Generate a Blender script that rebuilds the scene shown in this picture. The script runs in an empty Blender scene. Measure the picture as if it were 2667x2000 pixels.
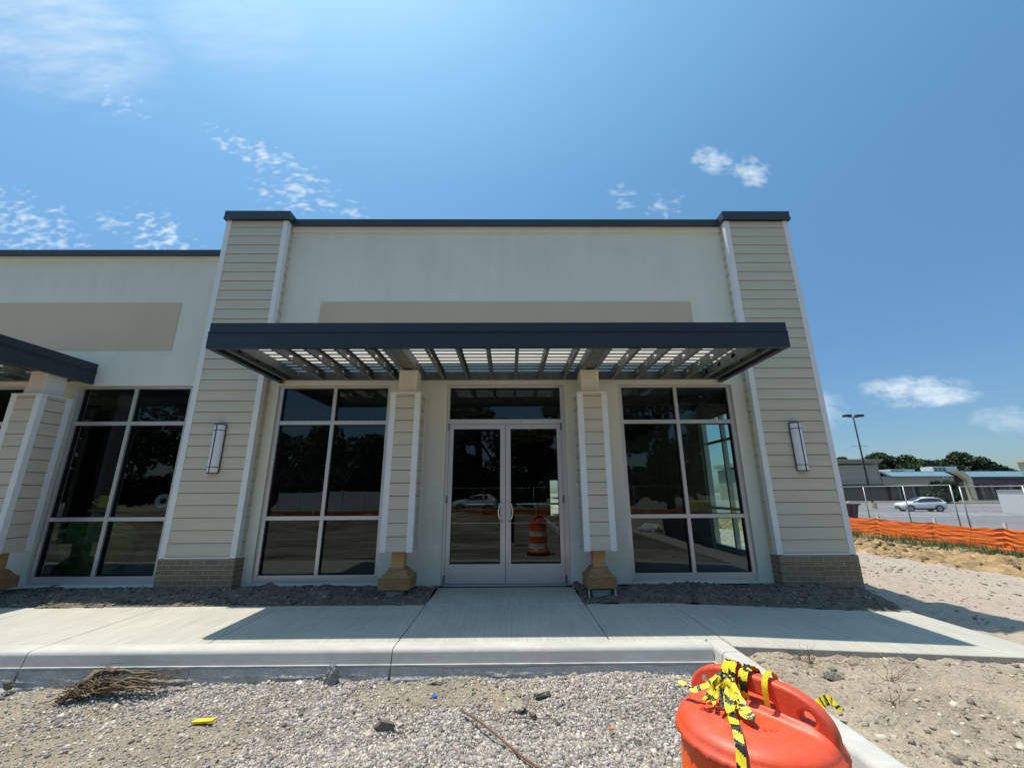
import bpy, math, random
import numpy as np
from mathutils import Vector, Matrix
random.seed(7); rng = np.random.default_rng(7)
S = bpy.context.scene
R = math.radians

# ------------------------------------------------------------------ camera
EYE = 1.34
cam_d = bpy.data.cameras.new('camera'); cam = bpy.data.objects.new('camera', cam_d)
S.collection.objects.link(cam); S.camera = cam
cam_d.sensor_fit = 'HORIZONTAL'; cam_d.sensor_width = 36.0; cam_d.lens = 14.322
cam_d.clip_start = 0.02; cam_d.clip_end = 3000
P_, Y_, RO_ = 0.260612, 0.0091464, -0.0051659
fw = Vector((math.sin(Y_)*math.cos(P_), math.cos(Y_)*math.cos(P_), math.sin(P_)))
rt = Vector((math.cos(Y_), -math.sin(Y_), 0)); up = rt.cross(fw)
c_, s_ = math.cos(RO_), math.sin(RO_)
rt2 = rt*c_+up*s_; up2 = up*c_-rt*s_
M = Matrix((rt2, up2, -fw)).transposed().to_4x4(); M.translation = Vector((0, 0, EYE))
cam.matrix_world = M

# ------------------------------------------------------------------ light
SUN_DIR = Vector((-.265, .126, 1)).normalized()
EL = math.asin(SUN_DIR.z); AZ = math.atan2(SUN_DIR.x, SUN_DIR.y)
S.view_settings.view_transform = 'Standard'; S.view_settings.look = 'None'
S.view_settings.exposure = 0.78; S.view_settings.gamma = 1
S.view_settings.use_curve_mapping = False
sun_d = bpy.data.lights.new('sun', 'SUN'); sun_d.energy = 2.95; sun_d.angle = R(.53); sun_d.color = (1, .93, .81)
sun = bpy.data.objects.new('sun', sun_d); S.collection.objects.link(sun)
sun.rotation_euler = (-SUN_DIR).to_track_quat('-Z', 'Y').to_euler()
S.cycles.max_bounces = 8; S.cycles.transparent_max_bounces = 16
S.cycles.caustics_reflective = False; S.cycles.caustics_refractive = False
S.cycles.sample_clamp_indirect = 6
try: S.cycles.use_denoising = True
except Exception: pass

W = bpy.data.worlds.new('World'); S.world = W; W.use_nodes = True
nt = W.node_tree; N = nt.nodes; L = nt.links; N.clear()
out = N.new('ShaderNodeOutputWorld'); bg = N.new('ShaderNodeBackground'); bg.inputs[1].default_value = .15
sky = N.new('ShaderNodeTexSky'); sky.sky_type = 'NISHITA'; sky.sun_disc = False
sky.sun_elevation = EL; sky.sun_rotation = AZ; sky.air_density = 1.0; sky.dust_density = .9; sky.ozone_density = 1.6; sky.altitude = 0
def mth(op, a, b=None, c=None, clamp=False):
    n = N.new('ShaderNodeMath'); n.operation = op; n.use_clamp = clamp
    for i, v in enumerate((a, b, c)):
        if v is None: continue
        if isinstance(v, (int, float)): n.inputs[i].default_value = v
        else: L.new(v, n.inputs[i])
    return n.outputs[0]
tc = N.new('ShaderNodeTexCoord'); sp = N.new('ShaderNodeSeparateXYZ'); L.new(tc.outputs['Generated'], sp.inputs[0])
ysafe = mth('MAXIMUM', sp.outputs[1], .02)
uu = mth('DIVIDE', sp.outputs[0], ysafe); vv = mth('DIVIDE', sp.outputs[2], ysafe)
cmb = N.new('ShaderNodeCombineXYZ'); L.new(uu, cmb.inputs[0]); L.new(vv, cmb.inputs[1])
def noise(scale, detail, rough, vec, stretch=(1, 1, 1), rot=0):
    mp = N.new('ShaderNodeMapping'); mp.inputs['Scale'].default_value = stretch; mp.inputs['Rotation'].default_value = (0, 0, rot)
    L.new(vec, mp.inputs[0]); n = N.new('ShaderNodeTexNoise'); L.new(mp.outputs[0], n.inputs['Vector'])
    n.inputs['Scale'].default_value = scale; n.inputs['Detail'].default_value = detail; n.inputs['Roughness'].default_value = rough
    return n.outputs['Fac']
n_puff = noise(24, 6, .62, cmb.outputs[0], (1, 1.3, 1)); n_cum = noise(15, 6, .6, cmb.outputs[0], (1, 1.9, 1)); n_cir = noise(26, 3, .5, cmb.outputs[0], (1, 1.9, 1), R(35)); n_soft = noise(5, 5, .6, cmb.outputs[0], (1, 3.0, 1), R(38))
# (u, v, half width, half height, tilt deg, strength, kind): where each cloud stands in the sky, as direction from here
CLOUDS = [
 (.615, .957, .085, .066, -10, .62, 0), (.722, .912, .075, .072, 40, .58, 0),
 (.335, .828, .065, .060, 50, .45, 1), (.455, .800, .085, .062, 35, .55, 1),
 (1.045, .243, .185, .052, 0, .62, 2), (.80, .197, .07, .06, 0, .3, 2), (1.25, .172, .12, .045, 0, .25, 2),
 (-.97, .70, .17, .085, -35, .95, 1), (-1.135, .742, .09, .04, -20, .6, 1), (-1.34, .725, .30, .12, -28, .75, 1), (-.73, .972, .26, .062, -28, .85, 1), (-.62, .85, .17, .12, -25, .72, 1), (-.50, .80, .2, .05, -25, .6, 1),
 (-1.22, 1.20, .16, .08, -42, .5, 1), (-1.62, 1.62, .75, .34, -40, .55, 3), (-.95, 1.55, .4, .25, -35, .25, 3), (-1.103, 1.109, .035, .02, -20, .6, 1)]
tot = None
for (u0, v0, a, b, t, st, kd) in CLOUDS:
    mp = N.new('ShaderNodeMapping'); mp.vector_type = 'TEXTURE'
    mp.inputs['Location'].default_value = (u0, v0, 0); mp.inputs['Rotation'].default_value = (0, 0, R(t)); mp.inputs['Scale'].default_value = (a, b, 1)
    L.new(cmb.outputs[0], mp.inputs[0]); ln = N.new('ShaderNodeVectorMath'); ln.operation = 'LENGTH'; L.new(mp.outputs[0], ln.inputs[0])
    fall = mth('SUBTRACT', 1.0, ln.outputs['Value'], clamp=True)           # 1 at centre, 0 at edge
    nz = (n_puff, n_cir, n_cum, n_soft)[kd]; fw_c, thr, sl = ((.42, .62, 2.6), (.22, .63, 4.0), (.45, .58, 2.8), (.30, .42, 1.5))[kd]
    m1 = mth('MULTIPLY', mth('SUBTRACT', mth('MULTIPLY_ADD', mth('POWER', fall, .7), fw_c, nz), thr), sl, clamp=True)
    m = mth('MULTIPLY', mth('MULTIPLY', m1, mth('MULTIPLY', fall, 3.0, clamp=True)), st*(.62 if kd == 1 else .9))
    tot = m if tot is None else mth('MAXIMUM', tot, m)
front = mth('GREATER_THAN', sp.outputs[1], .03)
tot = mth('MULTIPLY', tot, front)
hz = mth('SUBTRACT', 1.0, mth('DIVIDE', mth('ABSOLUTE', sp.outputs[2]), .28), clamp=True)
hzf = mth('MULTIPLY', mth('POWER', hz, 1.6), .0)
gm = N.new('ShaderNodeGamma'); gm.inputs[1].default_value = 1.0; L.new(sky.outputs[0], gm.inputs[0])
tint = N.new('ShaderNodeMix'); tint.data_type = 'RGBA'; tint.blend_type = 'MULTIPLY'; tint.inputs[0].default_value = 1
L.new(gm.outputs[0], tint.inputs[6]); rmp = N.new('ShaderNodeValToRGB'); L.new(sp.outputs[2], rmp.inputs[0]); L.new(rmp.outputs[0], tint.inputs[7]); tint.clamp_result = False
while len(rmp.color_ramp.elements) < 5: rmp.color_ramp.elements.new(.5)
for e_, (ps, cl) in zip(rmp.color_ramp.elements, ((0, (.31, .37, .42)), (.10, (.28, .375, .445)), (.35, (.33, .49, .545)), (.65, (.44, .68, .69)), (1.0, (.72, 1.05, .98)))): e_.position = ps; e_.color = (*cl, 1)
mx = N.new('ShaderNodeMix'); mx.data_type = 'RGBA'; L.new(tot, mx.inputs[0]); L.new(tint.outputs[2], mx.inputs[6]); mx.inputs[7].default_value = (4.1, 4.4, 4.5, 1)
L.new(mx.outputs[2], bg.inputs[0]); L.new(bg.outputs[0], out.inputs[0])

# ------------------------------------------------------------------ materials
MT = {}
def mat(name, col, rough=.7, metal=0, spec=.5, var=0, vscale=4, bump=0, bscale=60, vstretch=(1, 1, 1), bstretch=(1, 1, 1), col2=None, attr=None, coat=0, noise2=None):
    m = bpy.data.materials.new(name); m.use_nodes = True; t = m.node_tree; n = t.nodes; l = t.links
    b = n['Principled BSDF']; b.inputs['Roughness'].default_value = rough; b.inputs['Metallic'].default_value = metal
    b.inputs['Specular IOR Level'].default_value = spec; b.inputs['Coat Weight'].default_value = coat
    tc = n.new('ShaderNodeTexCoord')
    def nz(scale, det, st, ro=.6):
        mp = n.new('ShaderNodeMapping'); mp.inputs['Scale'].default_value = st; l.new(tc.outputs['Object'], mp.inputs[0])
        x = n.new('ShaderNodeTexNoise'); x.inputs['Scale'].default_value = scale; x.inputs['Detail'].default_value = det; x.inputs['Roughness'].default_value = ro
        l.new(mp.outputs[0], x.inputs['Vector']); return x
    c2 = col2 or tuple(max(0, c*(1-var)) for c in col)
    src = None
    if var or col2:
        x = nz(vscale, 6, vstretch); r = n.new('ShaderNodeValToRGB'); l.new(x.outputs['Fac'], r.inputs[0])
        r.color_ramp.elements[0].position = .35; r.color_ramp.elements[1].position = .65
        r.color_ramp.elements[0].color = (*c2, 1); r.color_ramp.elements[1].color = (*col, 1); src = r.outputs[0]
    if noise2:
        sc, amt, st = noise2; x = nz(sc, 4, st); mr = n.new('ShaderNodeMapRange'); l.new(x.outputs['Fac'], mr.inputs[0])
        mr.inputs[1].default_value = .3; mr.inputs[2].default_value = .7; mr.inputs[3].default_value = 1-amt; mr.inputs[4].default_value = 1+amt*.5
        mm = n.new('ShaderNodeMix'); mm.data_type = 'RGBA'; mm.blend_type = 'MULTIPLY'; mm.inputs[0].default_value = 1
        if src: l.new(src, mm.inputs[6])
        else: mm.inputs[6].default_value = (*col, 1)
        l.new(mr.outputs[0], mm.inputs[7]); src = mm.outputs[2]
    if attr:
        a = n.new('ShaderNodeAttribute'); a.attribute_name = attr
        mm = n.new('ShaderNodeMix'); mm.data_type = 'RGBA'; mm.blend_type = 'MULTIPLY'; mm.inputs[0].default_value = 1
        if src: l.new(src, mm.inputs[6])
        else: mm.inputs[6].default_value = (*col, 1)
        l.new(a.outputs['Color'], mm.inputs[7]); src = mm.outputs[2]
    if src: l.new(src, b.inputs['Base Color'])
    else: b.inputs['Base Color'].default_value = (*col, 1)
    if bump:
        x = nz(bscale, 5, bstretch); bp = n.new('ShaderNodeBump'); bp.inputs['Strength'].default_value = 1; bp.inputs['Distance'].default_value = bump
        l.new(x.outputs['Fac'], bp.inputs['Height']); l.new(bp.outputs[0], b.inputs['Normal'])
    MT[name] = m; return m
mat('stucco', (.80, .80, .69), .9, var=.06, vscale=.9, noise2=(1.5, .035, (3, 3, .3)), bump=.004, bscale=170)
mat('taupe', (.64, .53, .395), .9, var=.05, vscale=1.2, bump=.003, bscale=170)
mat('siding', (.64, .58, .455), .65, var=.08, vscale=2.5, vstretch=(.4, .4, 5), bump=.0012, bscale=40, bstretch=(1, 1, 9))
mat('trim', (.80, .81, .80), .55, var=.04, vscale=3, bump=.0006, bscale=60)
mat('navy', (.028, .035, .052), .42, var=.12, vscale=2)
mat('coping', (.045, .053, .066), .4, var=.12, vscale=2)
mat('alu', (.66, .65, .64), .38, metal=.55, var=.05, vscale=3)
mat('steel', (.23, .25, .235), .5, metal=.35, var=.3, vscale=9, noise2=(40, .2, (1, 1, 1)))
mat('chrome', (.75, .75, .76), .22, metal=1)
mat('dark', (.012, .012, .013), .6)
mat('rubber', (.022, .022, .022), .8, var=.3, vscale=8)
mat('bronze', (.05, .047, .055), .5, metal=.4)
mat('diffuser', (.86, .86, .93), .35, var=.06, vscale=6)
mat('wood', (.44, .255, .10), .75, col2=(.27, .145, .055), vscale=9, vstretch=(1.2, 1.2, 9), bump=.002, bscale=30, bstretch=(1, 1, 8))
mat('primer', (.62, .36, .15), .7, var=.12, vscale=5)
mat('conc', (.50, .475, .41), .85, col2=(.44, .42, .365), vscale=1.6, bump=.0035, bscale=28, bstretch=(5.5, .5, 1), noise2=(5, .17, (10, .30, 1)))
mat('conc_kerb', (.54, .52, .475), .85, col2=(.45, .435, .405), vscale=2, vstretch=(.8, 2, 2), bump=.0012, bscale=60, noise2=(9, .07, (1, 1, 1.5)))
mat('conc_rough', (.56, .555, .52), .95, var=.2, vscale=7, bump=.03, bscale=22, noise2=(60, .25, (1, 1, 1)))
mat('bed_soil', (.25, .205, .16), 1, col2=(.15, .125, .10), vscale=7, bump=.03, bscale=45, noise2=(70, .45, (1, 1, 1)))
mat('gravel_soil', (.41, .335, .245), 1, col2=(.29, .24, .18), vscale=1.7, bump=.02, bscale=70, noise2=(55, .35, (1, 1, 1)))
mat('dirt', (.52, .43, .325), 1, col2=(.37, .30, .225), vscale=1.5, bump=.055, bscale=26, noise2=(30, .28, (1, 1, 1)))
mat('lane', (.43, .35, .275), 1, col2=(.37, .30, .25), vscale=.8, bump=.02, bscale=30, noise2=(9, .18, (1, 1, 1)))
mat('sand', (.48, .32, .15), 1, col2=(.24, .155, .08), vscale=2.6, bump=.08, bscale=6, noise2=(8, .35, (1, 1, 1)))
mat('verge', (.12, .13, .045), 1, col2=(.27, .21, .10), vscale=1.3, bump=.05, bscale=12, noise2=(20, .3, (1, 1, 1)))
mat('asphalt', (.20, .19, .19), .9, col2=(.16, .155, .155), vscale=.12, bump=.01, bscale=20, noise2=(2, .12, (1, 1, 1)))
mat('site', (.42, .355, .26), 1, col2=(.17, .14, .10), vscale=.5, vstretch=(.3, 1.3, 1), bump=.22, bscale=2.2, bstretch=(.5, 1.8, 1), noise2=(2.5, .65, (.35, 1.8, 1)))
mat('far_soil', (.30, .27, .20), 1, var=.3, vscale=.08)
mat('paint_white', (.75, .75, .73), .7, var=.1, vscale=2)
mat('paint_yellow', (.70, .55, .12), .7)
mat('stones', (.92, .89, .86), .85, attr='tone', bump=.003, bscale=120)
mat('leaf', (1, 1, 1), .6, attr='tone', spec=.3)
mat('bark', (.10, .075, .05), .95, var=.4, vscale=6, bump=.02, bscale=12)
mat('root', (.27, .185, .11), .95, col2=(.10, .07, .045), vscale=14, bump=.005, bscale=60)
mat('orange_net', (.93, .175, .022), .6, var=.14, vscale=4, vstretch=(.6, .6, 9), bump=.012, bscale=9, bstretch=(.4, .4, 6))
mat('stake', (.80, .76, .68), .8, var=.2, vscale=10)
mat('galv', (.42, .43, .43), .5, metal=.5, var=.2, vscale=8)
mat('wrap', (.045, .04, .035), .9)  # near-black backing: shadow lines of the siding laps put into its colour
mat('board_white', (.88, .88, .90), .5)
mat('link_wire', (.22, .23, .23), .6, metal=.3)
mat('drum_lid', (.84, .088, .026), .47, col2=(.66, .10, .055), vscale=9, noise2=(26, .16, (1, 1, 1)), bump=.0008, bscale=90)
mat('drum_orange', (.92, .105, .01), .42, var=.05, vscale=5)
mat('drum_white', (.75, .75, .76), .4)
mat('yellow', (.85, .66, .02), .45, var=.06, vscale=12)
mat('tape_black', (.018, .018, .016), .4)
mat('blue_cap', (.02, .12, .60), .4)
mat('orange_bit', (.75, .20, .12), .7)
mat('rust', (.23, .115, .065), .85, col2=(.13, .065, .04), vscale=30, bump=.002, bscale=90)
mat('rock', (.40, .36, .27), .95, col2=(.25, .225, .18), vscale=12, bump=.01, bscale=35)
mat('rock_dark', (.17, .155, .13), .95, var=.3, vscale=12, bump=.008, bscale=40)
mat('lumpmat', (.36, .365, .36), .95, var=.4, vscale=30, bump=.012, bscale=50)
mat('car_white', (.80, .81, .83), .25, coat=.6); mat('car_glass', (.02, .025, .03), .08, spec=.8)
mat('lamp_glass', (.65, .67, .70), .15, spec=.8)
mat('roof_blue', (.17, .29, .36), .5, var=.12, vscale=.6)
mat('mall_tan', (.36, .33, .27), .9, var=.06, vscale=.3); mat('mall_dark', (.115, .10, .115), .9, var=.1, vscale=.3)
mat('mall_cream', (.60, .51, .34), .9, var=.05, vscale=.3); mat('mall_brick', (.19, .175, .17), .9, var=.25, vscale=1.4)
mat('sign_letters', (.06, .052, .058), .7)
mat('maroon', (.085, .03, .035), .7, var=.25, vscale=3)
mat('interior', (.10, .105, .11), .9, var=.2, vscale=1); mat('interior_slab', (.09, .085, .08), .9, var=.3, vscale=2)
mat('green_plastic', (.20, .40, .12), .45, var=.4, vscale=4); mat('plank_red', (.33, .12, .07), .8, var=.2, vscale=10)
mat('skin', (.42, .25, .17), .55); mat('black_cloth', (.02, .02, .022), .85); mat('hair', (.03, .02, .015), .7)
mat('machine_yellow', (.72, .60, .15), .45, var=.08, vscale=4)
mat('vinyl_white', (.72, .74, .76), .5, var=.05, vscale=1)

def brick_mat():
    m = bpy.data.materials.new('brick'); m.use_nodes = True; n = m.node_tree.nodes; l = m.node_tree.links; b = n['Principled BSDF']
    tc = n.new('ShaderNodeTexCoord'); geo = n.new('ShaderNodeNewGeometry'); spn = n.new('ShaderNodeSeparateXYZ'); l.new(geo.outputs['True Normal'], spn.inputs[0])
    so = n.new('ShaderNodeSeparateXYZ'); l.new(tc.outputs['Object'], so.inputs[0])
    ab = n.new('ShaderNodeMath'); ab.operation = 'ABSOLUTE'; l.new(spn.outputs[0], ab.inputs[0])
    g = n.new('ShaderNodeMath'); g.operation = 'GREATER_THAN'; g.inputs[1].default_value = .5; l.new(ab.outputs[0], g.inputs[0])
    mixf = n.new('ShaderNodeMix'); l.new(g.outputs[0], mixf.inputs[0]); l.new(so.outputs[0], mixf.inputs[2]); l.new(so.outputs[1], mixf.inputs[3])
    cb = n.new('ShaderNodeCombineXYZ'); l.new(mixf.outputs[0], cb.inputs[0]); l.new(so.outputs[2], cb.inputs[1])
    br = n.new('ShaderNodeTexBrick'); l.new(cb.outputs[0], br.inputs[0]); br.inputs['Scale'].default_value = 1
    br.inputs['Brick Width'].default_value = .203; br.inputs['Row Height'].default_value = .068; br.inputs['Mortar Size'].default_value = .0048; br.inputs['Mortar Smooth'].default_value = .2
    br.inputs['Color1'].default_value = (.20, .155, .10, 1); br.inputs['Color2'].default_value = (.27, .21, .14, 1); br.inputs['Mortar'].default_value = (.42, .36, .26, 1)
    x = n.new('ShaderNodeTexNoise'); x.inputs['Scale'].default_value = 55; l.new(tc.outputs['Object'], x.inputs[0])
    mm = n.new('ShaderNodeMix'); mm.data_type = 'RGBA'; mm.blend_type = 'OVERLAY'; mm.inputs[0].default_value = .35; l.new(br.outputs[0], mm.inputs[6]); l.new(x.outputs['Fac'], mm.inputs[7])
    l.new(mm.outputs[2], b.inputs['Base Color']); b.inputs['Roughness'].default_value = .9
    bp = n.new('ShaderNodeBump'); bp.invert = True; bp.inputs['Distance'].default_value = .006; l.new(br.outputs['Fac'], bp.inputs['Height']); l.new(bp.outputs[0], b.inputs['Normal'])
    MT['brick'] = m
brick_mat()
def glass_mat(name, tint, f0):
    m = bpy.data.materials.new(name); m.use_nodes = True; n = m.node_tree.nodes; l = m.node_tree.links; n.clear()
    o = n.new('ShaderNodeOutputMaterial'); tr = n.new('ShaderNodeBsdfTransparent'); tr.inputs[0].default_value = (*tint, 1)
    gl = n.new('ShaderNodeBsdfGlossy'); gl.inputs['Roughness'].default_value = 0.004; gl.inputs[0].default_value = (.86, .95, .93, 1)
    ge = n.new('ShaderNodeNewGeometry'); dt = n.new('ShaderNodeVectorMath'); dt.operation = 'DOT_PRODUCT'; l.new(ge.outputs['Incoming'], dt.inputs[0]); l.new(ge.outputs['Normal'], dt.inputs[1])
    def mm(op, a_, b_):
        q = n.new('ShaderNodeMath'); q.operation = op
        for i_, v_ in enumerate((a_, b_)):
            if v_ is None: continue
            if isinstance(v_, (int, float)): q.inputs[i_].default_value = v_
            else: l.new(v_, q.inputs[i_])
        return q.outputs[0]
    sch = mm('POWER', mm('SUBTRACT', 1.0, mm('ABSOLUTE', dt.outputs['Value'], None)), 5.0)
    ma = n.new('ShaderNodeMath'); ma.operation = 'MULTIPLY_ADD'; ma.use_clamp = True; ma.inputs[1].default_value = .9; ma.inputs[2].default_value = f0; l.new(sch, ma.inputs[0])
    tcn = n.new('ShaderNodeTexCoord'); nz = n.new('ShaderNodeTexNoise'); nz.inputs['Scale'].default_value = .9; nz.inputs['Detail'].default_value = 1; l.new(tcn.outputs['Object'], nz.inputs[0])
    bp = n.new('ShaderNodeBump'); bp.inputs['Distance'].default_value = .0022; l.new(nz.outputs['Fac'], bp.inputs['Height']); l.new(bp.outputs[0], gl.inputs['Normal'])
    mx = n.new('ShaderNodeMixShader'); l.new(ma.outputs[0], mx.inputs[0]); l.new(tr.outputs[0], mx.inputs[1]); l.new(gl.outputs[0], mx.inputs[2]); l.new(mx.outputs[0], o.inputs[0]); MT[name] = m
glass_mat('glass', (.60, .72, .69), .052); glass_mat('clear_glass', (.72, .90, .84), .05)
def deck_mat():
    m = bpy.data.materials.new('deck_panel'); m.use_nodes = True; n = m.node_tree.nodes; l = m.node_tree.links; n.clear()
    o = n.new('ShaderNodeOutputMaterial'); d = n.new('ShaderNodeBsdfDiffuse'); d.inputs[0].default_value = (.72, .70, .66, 1)
    t = n.new('ShaderNodeBsdfTranslucent'); t.inputs[0].default_value = (.62, .60, .56, 1); mx = n.new('ShaderNodeMixShader'); mx.inputs[0].default_value = .5
    l.new(d.outputs[0], mx.inputs[1]); l.new(t.outputs[0], mx.inputs[2]); l.new(mx.outputs[0], o.inputs[0]); MT['deck_panel'] = m
deck_mat()

# ------------------------------------------------------------------ mesh helpers
def tag(o, label=None, cat=None, group=None, kind=None):
    if label: o['label'] = label
    if cat: o['category'] = cat
    if group: o['group'] = group
    if kind: o['kind'] = kind
    return o
def empty(name, loc, label, cat, group=None):
    o = bpy.data.objects.new(name, None); S.collection.objects.link(o); o.location = loc; o.empty_display_size = .2
    return tag(o, label, cat, group)
class MB:
    def __init__(s): s.v = []; s.f = []; s.m = []; s.mi = 0
    def add(s, vs, fs):
        k = len(s.v); s.v += [tuple(v) for v in vs]; s.f += [tuple(i+k for i in f) for f in fs]; s.m += [s.mi]*len(fs); return s
    def box(s, x0, x1, y0, y1, z0, z1):
        return s.add([(x0, y0, z0), (x1, y0, z0), (x1, y1, z0), (x0, y1, z0), (x0, y0, z1), (x1, y0, z1), (x1, y1, z1), (x0, y1, z1)],
                     [(0, 3, 2, 1), (4, 5, 6, 7), (0, 1, 5, 4), (1, 2, 6, 5), (2, 3, 7, 6), (3, 0, 4, 7)])
    def quad(s, a, b, c, d): return s.add([a, b, c, d], [(0, 1, 2, 3)])
    def extr_x(s, prof, x0, x1):      # closed profile of (y, z), extruded along x
        n = len(prof); vs = [(x0, y, z) for y, z in prof]+[(x1, y, z) for y, z in prof]
        return s.add(vs, [(i, (i+1) % n, n+(i+1) % n, n+i) for i in range(n)]+[tuple(range(n))[::-1], tuple(range(n, 2*n))])
    def extr_y(s, prof, y0, y1):      # closed profile of (x, z)
        n = len(prof); vs = [(x, y0, z) for x, z in prof]+[(x, y1, z) for x, z in prof]
        return s.add(vs, [(i, (i+1) % n, n+(i+1) % n, n+i) for i in range(n)]+[tuple(range(n))[::-1], tuple(range(n, 2*n))])
    def tube(s, pts, rad, seg=8, cap=True):
        pts = [Vector(p) for p in pts]; rad = rad if isinstance(rad, (list, tuple)) else [rad]*len(pts); vs = []; fs = []
        n0 = None
        for i, p in enumerate(pts):
            d = (pts[min(i+1, len(pts)-1)]-pts[max(i-1, 0)]).normalized()
            if n0 is None: n0 = d.orthogonal().normalized()
            n0 = (n0-d*n0.dot(d)).normalized() if (n0-d*n0.dot(d)).length > 1e-5 else d.orthogonal().normalized()
            b = d.cross(n0)
            for k in range(seg):
                a = 2*math.pi*k/seg; vs.append(p+(n0*math.cos(a)+b*math.sin(a))*rad[i])
        for i in range(len(pts)-1):
            for k in range(seg): fs.append((i*seg+k, i*seg+(k+1) % seg, (i+1)*seg+(k+1) % seg, (i+1)*seg+k))
        if cap: fs += [tuple(range(seg))[::-1], tuple(range((len(pts)-1)*seg, len(pts)*seg))]
        return s.add(vs, fs)
    def lathe(s, prof, c=(0, 0, 0), seg=48, cap=True):   # prof (r, z)
        vs = [(c[0]+r*math.cos(2*math.pi*k/seg), c[1]+r*math.sin(2*math.pi*k/seg), c[2]+z) for r, z in prof for k in range(seg)]
        fs = [(i*seg+k, i*seg+(k+1) % seg, (i+1)*seg+(k+1) % seg, (i+1)*seg+k) for i in range(len(prof)-1) for k in range(seg)]
        if cap: fs += [tuple(range(seg))[::-1], tuple(range((len(prof)-1)*seg, len(prof)*seg))]
        return s.add(vs, fs)
    def build(s, name, mats, parent=None, smooth=False, bevel=0, solid=0, loc=None):
        me = bpy.data.meshes.new(name); me.from_pydata(s.v, [], s.f)
        mats = mats if isinstance(mats, (list, tuple)) else [mats]
        for m in mats: me.materials.append(MT[m])
        if len(mats) > 1: me.polygons.foreach_set('material_index', s.m)
        if smooth: me.polygons.foreach_set('use_smooth', [True]*len(me.polygons))
        me.validate(); o = bpy.data.objects.new(name, me); S.collection.objects.link(o)
        if parent: o.parent = parent; o.matrix_parent_inverse = Matrix.Translation(-Vector(parent.location)) if parent.type == 'EMPTY' and parent.parent is None else Matrix()
        if parent and parent.type != 'EMPTY': o.matrix_parent_inverse = Matrix()
        if solid: md = o.modifiers.new('thick', 'SOLIDIFY'); md.thickness = solid; md.offset = 0
        if bevel: md = o.modifiers.new('edge', 'BEVEL'); md.width = bevel; md.segments = 2; md.limit_method = 'ANGLE'; md.angle_limit = R(40)
        return o
def children(o): return [c for c in bpy.data.objects if c.parent == o]
def copy_tree(o, parent=None):
    c = o.copy(); S.collection.objects.link(c); c.parent = parent
    for ch in children(o): copy_tree(ch, c)
    return c
def array_mesh(name, v, f, mats, tone=None, smooth=False, parent=None):
    me = bpy.data.meshes.new(name); k = f.shape[1]
    me.vertices.add(len(v)); me.vertices.foreach_set('co', v.astype(np.float32).ravel())
    me.loops.add(f.size); me.loops.foreach_set('vertex_index', f.astype(np.int32).ravel())
    me.polygons.add(len(f)); me.polygons.foreach_set('loop_start', np.arange(0, f.size, k, dtype=np.int32)); me.polygons.foreach_set('loop_total', np.full(len(f), k, dtype=np.int32))
    if smooth: me.polygons.foreach_set('use_smooth', np.ones(len(f), dtype=bool))
    me.update(); me.validate()
    if tone is not None:
        a = me.color_attributes.new('tone', 'FLOAT_COLOR', 'POINT'); a.data.foreach_set('color', np.concatenate([tone, np.ones((len(v), 1))], 1).astype(np.float32).ravel())
    me.materials.append(MT[mats]); o = bpy.data.objects.new(name, me); S.collection.objects.link(o)
    if parent: o.parent = parent; o.matrix_parent_inverse = Matrix.Translation(-Vector(parent.location))
    return o
def text(name, body, size, loc, rot, m_, parent=None, ext=0, align='CENTER', mw=None):
    cu = bpy.data.curves.new(name, 'FONT'); cu.body = body; cu.size = size; cu.extrude = ext; cu.align_x = align; cu.align_y = 'CENTER'; o = bpy.data.objects.new(name, cu); S.collection.objects.link(o); cu.materials.append(MT[m_])
    dg = bpy.context.evaluated_depsgraph_get(); me = bpy.data.meshes.new_from_object(o.evaluated_get(dg)); bpy.data.objects.remove(o); o = bpy.data.objects.new(name, me); S.collection.objects.link(o)
    if not me.materials: me.materials.append(MT[m_])
    if parent: o.parent = parent; o.matrix_parent_inverse = Matrix.Translation(-Vector(parent.location))
    if mw is not None: o.matrix_basis = mw
    else: o.location = loc; o.rotation_euler = rot
    return o
# value noise, vectorised
_T = rng.random((256, 256))
def vnoise(x, y):
    xi = np.floor(x).astype(int); yi = np.floor(y).astype(int); fx = x-xi; fy = y-yi; fx = fx*fx*(3-2*fx); fy = fy*fy*(3-2*fy)
    g = lambda a, b: _T[a & 255, b & 255]
    return (g(xi, yi)*(1-fx)+g(xi+1, yi)*fx)*(1-fy)+(g(xi, yi+1)*(1-fx)+g(xi+1, yi+1)*fx)*fy-.5
def fbm(x, y, f0=1, octv=5, gain=.5):
    s = 0; a = 1
    for i in range(octv): s = s+a*vnoise(x*f0+17.3*i, y*f0+9.1*i); f0 *= 2.03; a *= gain
    return s
def grid_object(name, x0, x1, y0, y1, res, zf, mats, kind='structure', lab=None, mask=None):
    nx = max(2, int(round((x1-x0)/res))+1); ny = max(2, int(round((y1-y0)/res))+1)
    X, Y = np.meshgrid(np.linspace(x0, x1, nx), np.linspace(y0, y1, ny)); Z = zf(X, Y)+X*0
    v = np.stack([X.ravel(), Y.ravel(), Z.ravel()], 1)
    i = np.arange(nx*ny).reshape(ny, nx); f = np.stack([i[:-1, :-1].ravel(), i[:-1, 1:].ravel(), i[1:, 1:].ravel(), i[1:, :-1].ravel()], 1)
    if mask is not None: f = f[mask(v[f].mean(1))]
    o = array_mesh(name, v, f, mats, smooth=True); tag(o, lab, None, None, kind); return o

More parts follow.
